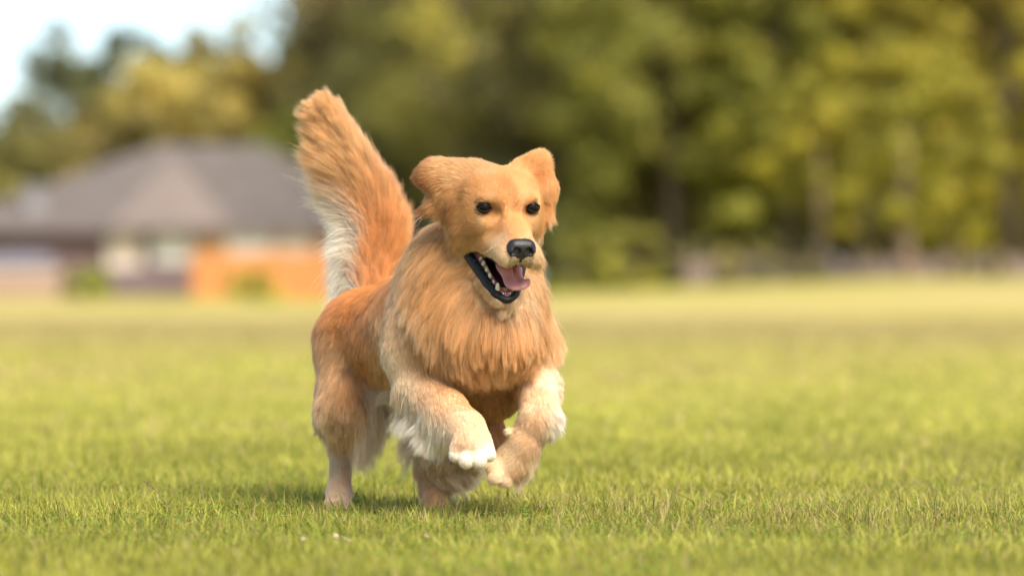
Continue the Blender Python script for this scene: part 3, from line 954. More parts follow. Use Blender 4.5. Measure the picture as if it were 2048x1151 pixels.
# (u, v, dir x, dir down, length mm, colour, clumping, lift)
GUIDES = [
 # muzzle and face
 (1035,465,-.15,-1,5,'F',.1,.12),(1025,445,-.2,-1,6,'F',.1,.12),(1020,425,-.1,-1,7,'F',.1,.12),(1000,478,-1,-.2,6,'P',.1,.15),(985,500,-1,.3,8,'P',.15,.18),
 (1005,515,-.7,.7,7,'P',.15,.2),(1030,524,-.1,1,4,'P',.05,.15),(1058,520,.3,1,4,'P',.05,.15),(1000,462,-.9,-.1,6,'F',.1,.12),(1072,500,.7,.5,5,'P',.05,.15),(1078,480,.7,-.1,5,'P',.05,.15),(1066,512,.6,.8,5,'P',.05,.15),(1060,462,.4,-.9,5,'F',.1,.12),
 (965,480,-1,.3,9,'F',.15,.15),(955,500,-.9,.6,12,'g',.2,.2),(940,470,-.9,.5,14,'G',.3,.2),(925,450,-.8,.6,18,'G',.35,.2),(915,480,-.6,.9,24,'G',.4,.25),(935,505,-.5,.9,20,'c',.4,.25),
 (945,440,-1,.2,10,'F',.2,.15),(983,402,-.2,-.9,7,'g',.1,.15),(966,440,-.8,.3,7,'g',.1,.12),(1064,438,.5,.3,7,'g',.1,.12),(904,428,-.5,.8,20,'R',.3,.2),(899,448,-.5,.8,22,'R',.3,.2),(1052,402,.2,-.9,7,'g',.1,.15),(990,420,-.3,-.4,5,'o',.1,.1),(1046,420,.3,-.4,5,'o',.1,.1),(975,440,-.8,.5,7,'F',.1,.12),(995,430,-.2,.9,6,'F',.1,.1),(965,400,-.6,-.7,8,'F',.15,.15),(1000,395,-.1,-1,8,'F',.15,.15),(1012,370,-.05,-1,9,'o',.2,.15),  # R guides beside the ear paint the dark cheek crease into the coat
 (985,370,-.4,-.9,10,'F',.2,.18),(955,370,-.8,-.5,12,'F',.25,.2),(930,385,-1,0,14,'G',.3,.2),(925,420,-1,.4,14,'F',.3,.2),(1012,345,0,-1,12,'F',.25,.25),(975,345,-.4,-.8,13,'g',.3,.3),(945,345,-.9,-.4,14,'g',.3,.3),
 (1040,370,.3,-.9,10,'F',.2,.18),(1065,375,.6,-.6,10,'G',.25,.2),(1050,345,.5,-.8,13,'F',.3,.25),(1060,400,.4,-.8,8,'F',.15,.15),(1085,410,.8,.2,12,'F',.25,.2),(1083,440,.6,.7,12,'F',.3,.2),(1080,460,.6,.8,14,'F',.3,.2),
 (1092,480,.5,.9,22,'g',.4,.3),(1040,430,.1,-.9,6,'F',.1,.1),
 # lower jaw
 (1000,606,-.3,1,9,'P',.2,.25),(1030,612,0,1,9,'P',.2,.3),(975,585,-.5,.9,12,'c',.3,.25),(955,555,-.5,.9,16,'c',.35,.25),(1050,600,.3,1,9,'P',.2,.25),(935,530,-.6,.8,26,'G',.4,.25),
 # ear left
 (905,350,-1,-.2,18,'g',.22,.25),(880,335,-1,-.15,16,'g',.22,.3),(850,345,-1,.05,16,'G',.22,.25),(845,362,-.9,.5,12,'B',.22,.2),(838,350,-1,.1,12,'B',.22,.2),(830,362,-1,.3,12,'B',.22,.2),(842,374,-.8,.5,12,'B',.22,.2),(850,386,-.7,.6,12,'B',.22,.2),(866,372,-.9,.4,13,'B',.22,.2),(856,378,-.8,.6,13,'B',.22,.2),(872,365,-.9,.4,16,'G',.22,.25),(890,390,-.7,.7,22,'G',.22,.3),(865,410,-.9,.4,22,'G',.22,.3),
 (850,422,-1,.0,18,'B',.22,.3),(905,410,-.4,.9,24,'B',.22,.25),(890,430,-.5,.8,30,'G',.22,.3),(862,395,-.8,.6,16,'T',.22,.25),
 # ear right
 (1060,328,.2,-1,14,'F',.22,.3),(1082,320,.4,-.7,13,'F',.22,.3),(1098,345,.4,.8,15,'F',.22,.2),(1090,370,.1,1,16,'G',.22,.2),(1102,385,.2,1,16,'F',.22,.2),(1096,415,0,1,22,'G',.22,.25),(1094,440,.1,1,26,'g',.22,.3),(1078,345,.3,.8,13,'o',.22,.2),
 # neck
 (868,450,-.8,.6,30,'g',.5,.25),(880,480,-.6,.8,40,'G',.55,.25),(850,500,-.9,.5,46,'g',.6,.28),(830,520,-.8,.7,46,'T',.6,.25),(890,520,-.7,.7,50,'G',.65,.28),(840,560,-.6,.8,48,'T',.6,.25),(880,570,-.8,.7,55,'G',.7,.28),
 (915,560,-.6,.8,55,'G',.7,.28),(945,590,-.5,.9,60,'G',.75,.3),(975,625,-.2,1,66,'G',.8,.3),(1010,635,.0,1,68,'G',.8,.3),(1045,625,.3,1,66,'G',.8,.3),(1080,590,.5,.9,60,'G',.75,.3),(1100,550,.6,.9,52,'g',.6,.3),(1100,510,.5,.9,40,'g',.6,.3),
 (1105,600,.6,1,60,'g',.7,.35),(900,610,-.7,.8,60,'G',.75,.28),(870,640,-.6,.9,60,'T',.7,.25),(925,650,-.4,.9,66,'G',.8,.3),(960,665,-.2,1,58,'G',.7,.25),(1000,675,.1,1,58,'G',.7,.25),(1040,670,.2,1,56,'G',.7,.25),(1080,650,.3,1,60,'G',.7,.3),
 (880,700,.2,1,52,'T',.7,.25),(900,700,.7,.8,60,'T',.8,.3),(930,700,.9,.4,34,'G',.7,.22),(970,705,.9,.4,34,'G',.7,.22),(1010,708,.4,.6,30,'G',.7,.22),(1045,700,-.7,.7,34,'G',.7,.22),(1075,690,-.5,.9,36,'G',.7,.25),(960,735,.5,.7,20,'R',.5,.2),(1015,735,.1,.9,20,'R',.5,.2),(1095,680,.0,1,34,'g',.6,.25),
 (935,750,.5,.7,22,'R',.5,.2),(990,760,.2,.9,22,'R',.5,.2),(1030,750,-.2,.9,22,'R',.5,.2),(970,800,.1,1,26,'R',.5,.2),(1010,800,.1,1,24,'R',.5,.2),
 # near shoulder, flank, back
 (810,560,-.4,.9,30,'c',.5,.22),(800,600,-.2,1,28,'c',.5,.2),(795,650,-.1,1,24,'c',.45,.2),(830,640,-.1,1,28,'c',.5,.2),(815,690,0,1,20,'c',.4,.2),(788,710,-.05,1,22,'C',.45,.22),(785,760,.1,1,24,'C',.5,.25),(850,700,.2,1,22,'c',.45,.2),(838,668,0,1,30,'g',.5,.22),(862,690,.2,1,36,'g',.6,.25),(905,735,.6,.8,26,'g',.5,.25),(1085,705,0,1,26,'g',.5,.25),
 (775,590,-.5,.9,30,'o',.55,.2),(765,630,-.2,1,30,'T',.6,.2),(755,690,.1,1,32,'G',.6,.2),(765,740,.25,1,34,'G',.6,.2),(785,790,.4,1,40,'G',.6,.25),(740,640,-.2,1,30,'o',.5,.2),
 # near foreleg
 (845,735,.1,1,12,'c',.2,.15),(880,740,.5,.9,10,'g',.2,.15),(810,770,.2,1,18,'C',.4,.25),(815,810,-.1,1,40,'W',.6,.4),(850,790,.4,1,11,'c',.2,.15),(895,775,.5,.9,9,'g',.2,.15),(930,805,.5,.9,8,'g',.2,.15),(890,815,.4,1,9,'c',.2,.15),(915,835,.4,1,8,'C',.2,.15),
 (850,840,-.4,1,52,'W',.7,.45),(880,860,-.3,1,50,'W',.7,.4),(935,850,.3,1,8,'C',.2,.2),(965,860,.3,1,8,'C',.2,.2),(925,880,.1,1,8,'C',.2,.2),(960,895,.15,1,5,'W',.1,.15),(930,908,0,1,3.5,'W',.1,.12),(960,922,.05,1,3.5,'W',.1,.12),(933,922,.05,1,3.5,'W',.1,.12),(945,900,0,1,4,'C',.1,.12),(975,905,0,1,3.5,'W',.1,.12),(912,905,0,1,4,'W',.1,.12),(945,875,.1,1,6,'C',.1,.12),(890,872,-.3,1,16,'W',.4,.3),
 # far foreleg
 (1060,740,0,1,12,'c',.3,.2),(1085,730,.1,1,12,'C',.3,.2),(1100,760,.2,1,16,'W',.35,.25),(1065,790,.0,1,10,'c',.3,.2),(1095,800,.2,1,20,'C',.4,.3),(1112,820,.5,.9,30,'W',.5,.45),(1110,850,.5,.8,26,'W',.5,.4),(1075,840,-.1,1,11,'c',.3,.2),
 (1035,830,-.6,.6,22,'C',.45,.35),(1060,880,-.6,.8,10,'c',.3,.2),(1030,900,-.6,.8,10,'C',.2,.2),(1050,910,-.5,.9,12,'c',.3,.2),(1015,930,-.6,.8,9,'C',.2,.2),(1000,955,-.6,.8,9,'C',.2,.2),(1035,940,-.5,.9,12,'c',.3,.25),(1060,915,.1,1,36,'C',.5,.4),(1012,860,-1,.15,9,'C',.4,.15),
 # rump and near hind leg
 (780,545,-.6,.7,20,'O',.35,.2),(745,580,-.7,.8,22,'O',.4,.2),(715,610,-.6,.9,24,'O',.4,.2),(690,650,-.4,1,26,'o',.45,.2),(725,650,-.2,1,28,'o',.45,.2),(680,700,-.3,1,28,'T',.45,.22),(720,710,-.1,1,32,'o',.5,.22),(665,750,-.3,1,32,'T',.5,.25),
 (700,770,0,1,36,'G',.55,.22),(740,760,.15,1,40,'G',.55,.22),(650,800,-.2,1,34,'c',.5,.3),(690,830,.0,1,32,'c',.5,.25),(730,820,.1,1,36,'c',.55,.25),(660,860,.1,1,28,'c',.5,.25),(700,880,.1,1,24,'c',.5,.2),(725,860,.1,1,50,'c',.6,.3),
 (680,920,0,1,9,'C',.3,.15),(665,950,0,1,8,'C',.2,.15),(695,950,0,1,9,'c',.3,.15),(680,990,0,1,8,'C',.2,.15),(660,1010,-.1,1,9,'C',.2,.2),(695,1010,.1,1,9,'C',.2,.2),
 # belly, far hind leg
 (800,800,.3,.9,46,'c',.6,.3),(830,830,.1,1,56,'c',.6,.35),(860,860,-.4,.9,40,'C',.6,.35),(1000,860,.2,1,16,'o',.4,.25),(985,880,.3,1,18,'T',.4,.25),(900,940,-.1,1,26,'c',.5,.3),(870,950,-.2,1,24,'c',.5,.25),(930,945,.6,.7,34,'C',.5,.4),
 (860,985,0,1,12,'c',.3,.2),(885,985,.1,1,12,'c',.3,.2),(870,1010,0,1,9,'c',.3,.2),(920,880,-.2,1,30,'c',.5,.3),
]

def snap_guides(B):
    n = len(GUIDES)
    uv = np.array([(g[0], g[1]) for g in GUIDES], float)
    ys = np.arange(8.53, 9.72, .002)
    best = np.zeros((n, 3)); 
    for i in range(n):
        pts = np.stack([(uv[i, 0] - 1024) / F * ys, ys, CAMZ - (uv[i, 1] - HOR) / F * ys], 1)
        v, _ = B.sample(pts)
        k = np.argmax(v < 0) if (v < 0).any() else int(np.argmin(v))
        best[i] = pts[k]
    for _ in range(3):
        v, g = B.sample(best)
        best = best - g * v[:, None] * .6
    v, g = B.sample(best)
    ny = np.minimum(g[:, 1], -.35)
    D = np.array([(a[2], 0, -a[3]) for a in GUIDES], float)
    D /= np.linalg.norm(D, axis=1)[:, None]
    D[:, 1] = -(D[:, 0] * g[:, 0] + D[:, 2] * g[:, 2]) / ny
    D[:, 1] = np.clip(D[:, 1], -1.2, 1.2)
    D /= np.linalg.norm(D, axis=1)[:, None]
    props = np.array([(a[4] / 1000., a[6], a[7], *PAL[a[5]]) for a in GUIDES], float)
    return best, D, props

def interp_guides(gp, gd, gprop, pts):
    D = np.zeros((len(pts), 3)); PR = np.zeros((len(pts), gprop.shape[1]))
    for s in range(0, len(pts), 40000):
        q = pts[s:s + 40000]
        d2 = ((q[:, None, :] - gp[None]) ** 2 * np.array([1, .7, 1])).sum(-1)
        kth = np.partition(d2, 5, axis=1)[:, 5:6]
        hh = (np.linalg.norm(q - hd(-.04, 0, -.04), axis=1) < .14)
        ee = np.where(hh, .00003, np.interp(q[:, 2], [.13, .27], [.00003, .00016]))
        w = np.where(d2 <= kth, 1 / (d2 + ee[:, None]) ** 1.6, 0)
        w /= w.sum(1, keepdims=True)
        D[s:s + 40000] = w @ gd; PR[s:s + 40000] = w @ gprop
    return D, PR

def tail_info(p):
    """closest tail bone: distance, parameter 0..1, tangent, radial direction"""
    n = len(TAIL) - 1
    bd = np.full(len(p), 9.); bs = np.zeros(len(p)); bt = np.zeros((len(p), 3)); be = np.zeros((len(p), 3))
    for i in range(n):
        a, b = TAIL[i], TAIL[i + 1]; ab = b - a
        t = np.clip(((p - a) @ ab) / (ab @ ab), 0, 1)
        e = p - a - t[:, None] * ab; d = np.linalg.norm(e, axis=1)
        m = d < bd
        bd[m] = d[m]; bs[m] = (i + t[m]) / n; bt[m] = nrm(TAIL[min(i + 2, n)] - TAIL[max(i - 1, 0)]); be[m] = e[m] / (d[m, None] + 1e-9)
    return bd, bs, bt, be

def fur_material(name, rough=.32, coat=0.0):
    m = bpy.data.materials.new(name); m.use_nodes = True; nt = m.node_tree; nt.nodes.clear()
    out = nt.nodes.new('ShaderNodeOutputMaterial')
    h = nt.nodes.new('ShaderNodeBsdfHairPrincipled')
    h.model = 'CHIANG'; h.parametrization = 'COLOR'
    h.inputs['Roughness'].default_value = rough
    h.inputs['Radial Roughness'].default_value = .45
    h.inputs['Coat'].default_value = coat
    h.inputs['IOR'].default_value = 1.42
    h.inputs['Random Roughness'].default_value = .2
    a = nt.nodes.new('ShaderNodeAttribute'); a.attribute_name = 'tint'
    nt.links.new(a.outputs['Color'], h.inputs['Color'])
    df = nt.nodes.new('ShaderNodeBsdfDiffuse'); tr = nt.nodes.new('ShaderNodeBsdfTranslucent')
    m1 = nt.nodes.new('ShaderNodeMixShader'); m1.inputs[0].default_value = .27
    m2 = nt.nodes.new('ShaderNodeMixShader'); m2.inputs[0].default_value = .72
    nt.links.new(a.outputs['Color'], df.inputs['Color']); nt.links.new(a.outputs['Color'], tr.inputs['Color'])
    nt.links.new(df.outputs[0], m1.inputs[1]); nt.links.new(tr.outputs[0], m1.inputs[2])
    nt.links.new(h.outputs[0], m2.inputs[1]); nt.links.new(m1.outputs[0], m2.inputs[2])
    nt.links.new(m2.outputs[0], out.inputs['Surface'])
    return m

def grow(roots, nor, D, L, lift, grav, K, B, thick, rg, wav=.0):
    """hair strands as (n, K, 3), lying over the body"""
    n = len(roots)
    T = D - (D * nor).sum(1, keepdims=True) * nor
    T /= np.linalg.norm(T, axis=1, keepdims=True) + 1e-6
    T = T + rg.normal(size=(n, 3)) * .07
    d = T * (1 - lift[:, None]) + nor * lift[:, None]
    d /= np.linalg.norm(d, axis=1, keepdims=True)
    H_ = np.zeros((n, K, 3)); H_[:, 0] = roots - nor * .001
    lay = rg.random(n) * thick
    step = L / (K - 1)
    p = H_[:, 0].copy()
    for i in range(1, K):
        d = d + T * .10 + np.array([0, 0, -1.0]) * (grav[:, None] * i / K)
        d /= np.linalg.norm(d, axis=1, keepdims=True)
        p = p + d * step[:, None]
        v, g = B.sample(p)
        off = lay * min(1, i / (K * .5)) + .0006
        pen = np.maximum(off - v, 0)
        pen = np.where(v > .12, 0, np.minimum(pen, .02))
        p = p + g * pen[:, None]
        H_[:, i] = p
    return H_

def clump(Hs, amount, spacing_n, rg, power=1.2, keep=.25):
    n, K, _ = Hs.shape
    ci = rg.choice(n, spacing_n, replace=False)
    kd = KDTree(spacing_n)
    # compare a point a third of the way along so strands of one leg never join another's
    ref = Hs[:, K // 3] * .5 + Hs[:, 0] * .5
    for j, i in enumerate(ci): kd.insert(ref[i], j)
    kd.balance()
    near = np.array([kd.find(q)[1] for q in ref.tolist()])
    C = Hs[ci][near]
    t = np.linspace(0, 1, K) ** power
    w = amount[:, None] * t[None]
    tgt = C + (Hs[:, :1] - C[:, :1]) * keep
    dist = np.linalg.norm(Hs[:, 0] - C[:, 0], axis=1)
    w = w * (dist < .035)[:, None]
    return Hs * (1 - w[..., None]) + tgt * w[..., None], near

def make_curves(name, Hs, col, r0, r1, mat, parent):
    n, K, _ = Hs.shape
    cu = bpy.data.hair_curves.new(name)
    cu.add_curves([K] * n)
    cu.attributes['position'].data.foreach_set('vector', Hs.astype(np.float32).ravel())
    ra = cu.attributes.new('radius', 'FLOAT', 'POINT') if 'radius' not in cu.attributes else cu.attributes['radius']
    t = np.linspace(0, 1, K)
    rad = (np.asarray(r0)[:, None] * (1 - t) ** .7 + r1)
    ra.data.foreach_set('value', rad.astype(np.float32).ravel())
    ca = cu.attributes.new('tint', 'FLOAT_COLOR', 'CURVE')
    c4 = np.ones((n, 4), np.float32); c4[:, :3] = np.clip(col, 0.004, .97)
    ca.data.foreach_set('color', c4.ravel())
    o = bpy.data.objects.new(name, cu); COL.objects.link(o)
    cu.materials.append(mat)
    o.parent = parent; o.matrix_parent_inverse = parent_inv(parent)
    return o

def sample_surface(V, Qd, wq, n, rg):
    tri = np.concatenate([Qd[:, [0, 1, 2]], Qd[:, [0, 2, 3]]])
    wt = np.concatenate([wq, wq])
    A = V[tri[:, 0]]; e1 = V[tri[:, 1]] - A; e2 = V[tri[:, 2]] - A
    ar = np.linalg.norm(np.cross(e1, e2), axis=1) * wt
    c = np.cumsum(ar); k = np.searchsorted(c, rg.random(n) * c[-1])
    u = rg.random(n); v = rg.random(n); m = u + v > 1; u[m] = 1 - u[m]; v[m] = 1 - v[m]
    return A[k] + e1[k] * u[:, None] + e2[k] * v[:, None]

def small_field(name, c, half, h, fn, mat, parent, smooth=3):
    Fd = Field(c - half, c + half, h)
    fn(Fd)
    V, Qd = Fd.mesh()
    for _ in range(smooth):
        d_, g_ = Fd.sample(V); V = V - g_ * d_[:, None] * .7
    me = np_mesh(name, V, Qd, 4, True)
    return link(name, me, parent, mat)

FURN = 1.0        # strand count factor
def build_dog():
    B = body
    build_body_field(B)
    V, Qd = B.mesh()
    for _ in range(2):
        d_, g_ = B.sample(V); V = V - g_ * d_[:, None] * .7
    dog = empty('dog', (float(Q(860, 700, .1)[0]), 9.1, 0.0))
    tag(dog, 'golden retriever running toward the camera with mouth open and feathered tail raised', 'dog')
    gp, gd, gprop = snap_guides(B)
    # ---- skin, coloured like the coat; dark lips and mouth, black eye rims
    _, pr = interp_guides(gp, gd, gprop, V)
    cols = pr[:, 3:6] * .8
    md = mouth_dist(V)
    f_, r_, u_ = hcoord(V)
    inhead = (np.abs(f_) < .13) & (np.abs(r_) < .09) & (u_ > -.2) & (u_ < .05)
    inner = (md < .003) & inhead
    cols[inner] = (.055, .018, .018)
    low = inner & (rim_dist(V) < .016)
    cols[low] = (.42, .14, .13)
    cols[(rim_dist(V) < .009) & inhead & ~low] = (.02, .018, .018)
    cols[eye_mask(V)] = (.02, .014, .012)
    cols[nose_mask(V)] = (.012, .011, .012)
    me = np_mesh('body', V, Qd, 4, True)
    point_color(me, cols)
    skin, nt, b, out = node_mat('dog_skin')
    a = nt.nodes.new('ShaderNodeAttribute'); a.attribute_name = 'tint'
    nt.links.new(a.outputs['Color'], b.inputs['Base Color']); b.inputs['Roughness'].default_value = .55
    link('body', me, dog, skin)

    black_wet = simple_mat('black_lip_skin', (.008, .007, .007), .42, .3, 60, 1.0, 200, coat=.06, spec=.35)
    nose_m = simple_mat('nose_leather', (.017, .014, .016), .38, .25, 80, .35, 700, spec=.4)
    eye_m = simple_mat('eye_dark_brown', (.007, .0035, .002), .10, .2, 40, spec=.16)
    rim_m = simple_mat('eyelid_black', (.008, .006, .005), .65, .2, 60, .3, 400, spec=.2)
    tongue_m = simple_mat('tongue_pink', (.56, .225, .205), .40, .14, 90, .4, 900, coat=.2)
    gum_m = simple_mat('gum_pink', (.42, .12, .12), .28, .2, 80, coat=.4)
    tooth_m = simple_mat('tooth_ivory', (.80, .70, .50), .25, .06, 60, coat=.3)
    claw_m = simple_mat('claw_dark', (.03, .022, .018), .35)
    pad_m = simple_mat('paw_pad', (.03, .025, .025), .7)

    # ---- nose
    nc = hd(.102, 0, -0.0505)
    def nf(Fd):
        Fd.ell(nc, (.016, .0290, .0175), HM, k=.006)
        Fd.cone(hd(.103, -.014, -0.0465), hd(.103, .014, -0.0465), .0125, .0125, k=.006)
        Fd.cone(hd(.101, 0, -0.0615), hd(.096, 0, -0.0785), .0140, .0065, k=.010)
        for s in (-1, 1):
            Fd.ell(hd(.107, s * .0205, -0.0555), (.011, .0080, .0105), HM, k=.004)          # wings
            Fd.cone(hd(.122, s * .0122, -0.0530), hd(.100, s * .0115, -0.0560), .0078, .0060, k=.003, mode='cut')
            Fd.cone(hd(.118, s * .016, -0.0570), hd(.110, s * .0280, -0.0615), .0036, .0022, k=.003, mode='cut')
        Fd.cone(hd(.122, 0, -0.0575), hd(.110, 0, -0.0775), .0010, .0010, k=.003, mode='cut')
    small_field('nose', nc, np.array([.045, .045, .045]), .0011, nf, nose_m, dog)

    # ---- eyes with lids
    for s in (-1, 1):
        ef, er, eu = eye_frame(s)
        def ef_(Fd): Fd.ell(EYE[s], (.0135, .0135, .0135), k=.001)
        eye = small_field('eye', EYE[s], np.array([.02] * 3), .0012, ef_, eye_m, dog)
        mb = MB(); pts = []
        for k in range(29):
            th = 2 * math.pi * k / 28
            x_ = .0152 * math.cos(th); y_ = (.0088 if math.sin(th) > 0 else .0066) * math.sin(th) * (1 - .62 * math.cos(th) ** 2)
            z_ = math.sqrt(max(.0140 ** 2 - x_ * x_ * .75 - y_ * y_, 1e-6)) - .0008
            pts.append(EYE[s] + er * x_ + eu * y_ + ef * z_)
        mb.tube(pts, [.0014] * 29, 7, cap=False)
        mb.build('eyelid', rim_m, eye, True)

    # ---- lips along the lower jaw
    def lf(Fd):
        R = [np.array(q) for q in [(-.062, .056, -.101)] + RIM]
        half = R + [np.array((q[0], -q[1], q[2])) for q in R[-2::-1]]
        full = smooth_path(np.array(half), 5)
        nf_ = len(full)
        rad = np.interp(np.abs(np.linspace(-1, 1, nf_)), [0, .15, .35, .6, .9, 1], [.0078, .0082, .0095, .0110, .0100, .0070])
        for i in range(nf_ - 1):
            a_, b_ = full[i], full[i + 1]
            Fd.cone(hd(a_[0], a_[1], a_[2] - .003), hd(b_[0], b_[1], b_[2] - .003), rad[i], rad[i + 1], k=.002)
        for i in range(nf_ - 1):
            a_, b_ = full[i], full[i + 1]
            sh = lambda q: hd(q[0] - .002, np.sign(q[1]) * max(abs(q[1]) - .0105, 0), q[2] + .0125)
            Fd.cone(sh(a_), sh(b_), .0088, .0088, k=.002, mode='cut')
        for s in (-1, 1):
            rr_ = np.random.default_rng(3)
            for i in range(46):                          # crinkles of the lip
                t = rr_.random() * 4.2 + .3; j = int(t); w = t - j
                a_, b_ = np.array(R[j]), np.array(R[j + 1]); q = a_ * (1 - w) + b_ * w
                Fd.ell(hd(q[0] + rr_.normal() * .002, s * (q[1] + .002), q[2] + .003 + rr_.normal() * .0025), (.0016, .0018, .0012), k=.004)
    small_field('lower_lip', hd(-.01, 0, -.14), np.array([.095, .09, .085]), .0013, lf, black_wet, dog, 2)
    # upper lip edge
    mb = MB()
    for s in (-1, 1):
        pts = [hd(-.060, s * .056, -.100), hd(-.040, s * .052, -.099), hd(-.015, s * .0445, -.094), hd(.02, s * .040, -.0925), hd(.06, s * .034, -.0925), hd(.088, s * .022, -.0915), hd(.10, s * .004, -.088)]
        mb.tube(pts, [.004, .003, .0022, .002, .002, .002, .0016], 8)
    mb.build('upper_lip', black_wet, dog, True)

    # ---- tongue
    def tf(Fd):
        up = nrm(HU + .25 * HF)
        Fd.cone(hd(-.045, .006, -.108), hd(.005, .010, -.119), .019, .022, k=.01, flat=up, fl=.42)
        Fd.cone(hd(.005, .010, -.119), hd(.040, .013, -.140), .022, .021, k=.01, flat=nrm(HU + .5 * HF), fl=.30)
        Fd.cone(hd(.040, .016, -.140), hd(.050, .028, -.140), .014, .010, k=.010, flat=nrm(HU + .5 * HF), fl=.42)
        Fd.cone(hd(.048, .028, -.138), hd(.050, .037, -.135), .0060, .0050, k=.006)
        Fd.cone(hd(.050, .036, -.135), hd(.049, .036, -.143), .0044, .0034, k=.005)
        Fd.cone(hd(-.02, .012, -.099), hd(.044, .019, -.1345), .0045, .0030, k=.006, mode='cut')
    small_field('tongue', hd(0, .005, -.13), np.array([.09, .09, .075]), .0014, tf, tongue_m, dog)
    # ---- gum ridge and teeth of the lower jaw
    def gf(Fd):
        for s in (-1, 1):
            for i in range(1, 5):
                a_, b_ = RIM[i], RIM[i + 1]
                Fd.cone(hd(a_[0], s * max(a_[1] - .011, 0), a_[2] + .000), hd(b_[0] - .003, s * max(b_[1] - .009, 0), b_[2] + .002), .0055, .0055, k=.004)
    gum = small_field('lower_gum', hd(0, 0, -.14), np.array([.08, .08, .07]), .0014, gf, gum_m, dog)
    def tooth(base, top, r, bend=None):
        mb = MB(); base, top = np.array(base), np.array(top)
        m1 = base * .6 + top * .4; m2 = base * .25 + top * .75
        mb.tube([base, m1, m2, top * .93 + base * .07, top], [r * .9, r, r * .75, r * .45, r * .12], 10)
        mb.build('tooth', tooth_m, gum, True)
    for k in range(6):                                   # incisors
        x_ = (k - 2.5) * .0046
        f0 = .0375 - abs(x_) ** 2 * 30
        tooth(hd(f0, x_, -.1695), hd(f0 + .001, x_ * 1.02, -.1608), .0025)
    for s in (-1, 1):
        tooth(hd(.027, s * .0165, -.164), hd(.032, s * .0185, -.1425), .0048)          # canines
        for (f0, r0, u0, hgt, rr) in ((.012, .0215, -.1505, .008, .0036), (.0, .0265, -.1425, .011, .0046), (-.012, .030, -.135, .011, .0046), (-.025, .0335, -.1265, .012, .0052), (-.037, .036, -.119, .010, .0048)):
            tooth(hd(f0, s * r0, u0 - .002), hd(f0 + .001, s * r0, u0 + hgt), rr)

    # ---- claws and pads
    for (u, v, dy) in ((912, 913, -.240), (934, 924, -.252), (958, 924, -.252), (979, 912, -.240)):
        c0 = Q(u, v, dy + .008); c1 = Q(u + 1, v + 11, dy + .006)
        mb = MB(); mb.tube([c0, (c0 * .5 + c1 * .5) + np.array([0, -.001, 0]), c1], [.0030, .0024, .0006], 8)
        mb.build('claw', claw_m, dog, True)
    mb = MB(); mb.tube([Q(932, 912, -.198), Q(945, 916, -.198), Q(960, 912, -.198)], [.010, .013, .010], 10)
    mb.build('paw_pad', pad_m, dog, True)

    # ---- coat
    rg = np.random.default_rng(11)
    cen = V[Qd].mean(1)
    fq, rq, uq = hcoord(cen)
    wq = np.ones(len(cen))
    headq = (np.abs(fq) < .14) & (np.abs(rq) < .1) & (uq > -.19) & (uq < .09)
    wq[headq] = 2.6
    vv, gg = B.sample(cen)
    wq[(gg[:, 1] > .35)] *= .45
    legq = cen[:, 2] < .22
    wq[legq] *= 1.6
    bd, bs, bt, be = tail_info(cen)
    intail = (bd < .036) & ((bs > .12))
    wq[intail] = 0
    n = int(560000 * FURN)
    P0 = sample_surface(V, Qd, wq, n, rg)
    md = mouth_dist(P0)
    f_, r_, u_ = hcoord(P0)
    hz = (np.abs(f_) < .13) & (np.abs(r_) < .09) & (u_ > -.2) & (u_ < .05)
    bad = ((md < .0035) & hz) | (hz & (rim_dist(P0) < .0100)) | eye_mask(P0) | nose_mask(P0)
    v, nor = B.sample(P0)
    bad |= hz & (nor @ HU > .25) & (u_ < -.112) & (np.abs(r_) < .047) & (f_ > -.055)
    P0 = P0[~bad]; n = len(P0)
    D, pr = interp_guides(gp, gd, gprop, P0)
    v, nor = B.sample(P0)
    L = pr[:, 0] * np.interp(pr[:, 0], [.012, .03], [1, 1.3]) * (.40 + .78 * rg.random(n) ** .8)
    lockv = vnoise(P0[:, 0] * 70 + P0[:, 1] * 50, P0[:, 2] * 70 + 3)
    L *= np.where(pr[:, 0] > .024, .62 + .75 * lockv, 1)
    strag = rg.random(n) < .012
    L[strag] *= 1.35
    lift = np.clip(pr[:, 2] * (.7 + .6 * rg.random(n)), .05, .8)
    lift[strag] = np.minimum(lift[strag] * 1.5, .7)
    grav = np.clip((pr[:, 0] - .012) * 9, 0, .5) * (.5 + rg.random(n))
    K = 9
    Hs = grow(P0, nor, D, L, lift, grav, K, B, np.clip(pr[:, 0] * .16, .0006, .011), rg)
    # waves shared inside a lock, then two levels of clumping
    nb = max(200, int(n * .0022)); ns = max(1000, int(n * .034))
    Hs, near = clump(Hs, np.clip(pr[:, 1] * .66 + .10, 0, .7), ns, rg, .9, .3)
    Hs, nearb = clump(Hs, np.clip(pr[:, 1] - .25, 0, .8) * .62, nb, rg, 1.3, .45)
    side = np.cross(D, nor); side /= np.linalg.norm(side, axis=1, keepdims=True) + 1e-9
    ph = rg.random(ns)[near] * 6.28; amp = np.clip(pr[:, 0] - .02, 0, .05) * .07
    t = np.linspace(0, 1, K)
    Hs += side[:, None, :] * (amp[:, None] * np.sin(ph[:, None] + t[None] * 5.5) * t[None])[..., None]
    Hs[:, 1:] += np.cumsum(rg.normal(size=(n, K - 1, 3)), 1) * (np.clip(L, .004, .04) * .012)[:, None, None]
    cvar = rg.normal(size=ns)[near] * np.interp(pr[:, 0], [.008, .03], [.03, .12]) + rg.normal(size=nb)[nearb] * np.interp(pr[:, 0], [.008, .03], [.01, .05]) + rg.normal(size=n) * np.interp(pr[:, 0], [.008, .03], [.05, .10])
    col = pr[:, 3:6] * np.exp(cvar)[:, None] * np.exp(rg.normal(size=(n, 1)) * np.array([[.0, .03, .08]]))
    # dark whisker spots and black hairs around the nose
    f_, r_, u_ = hcoord(P0)
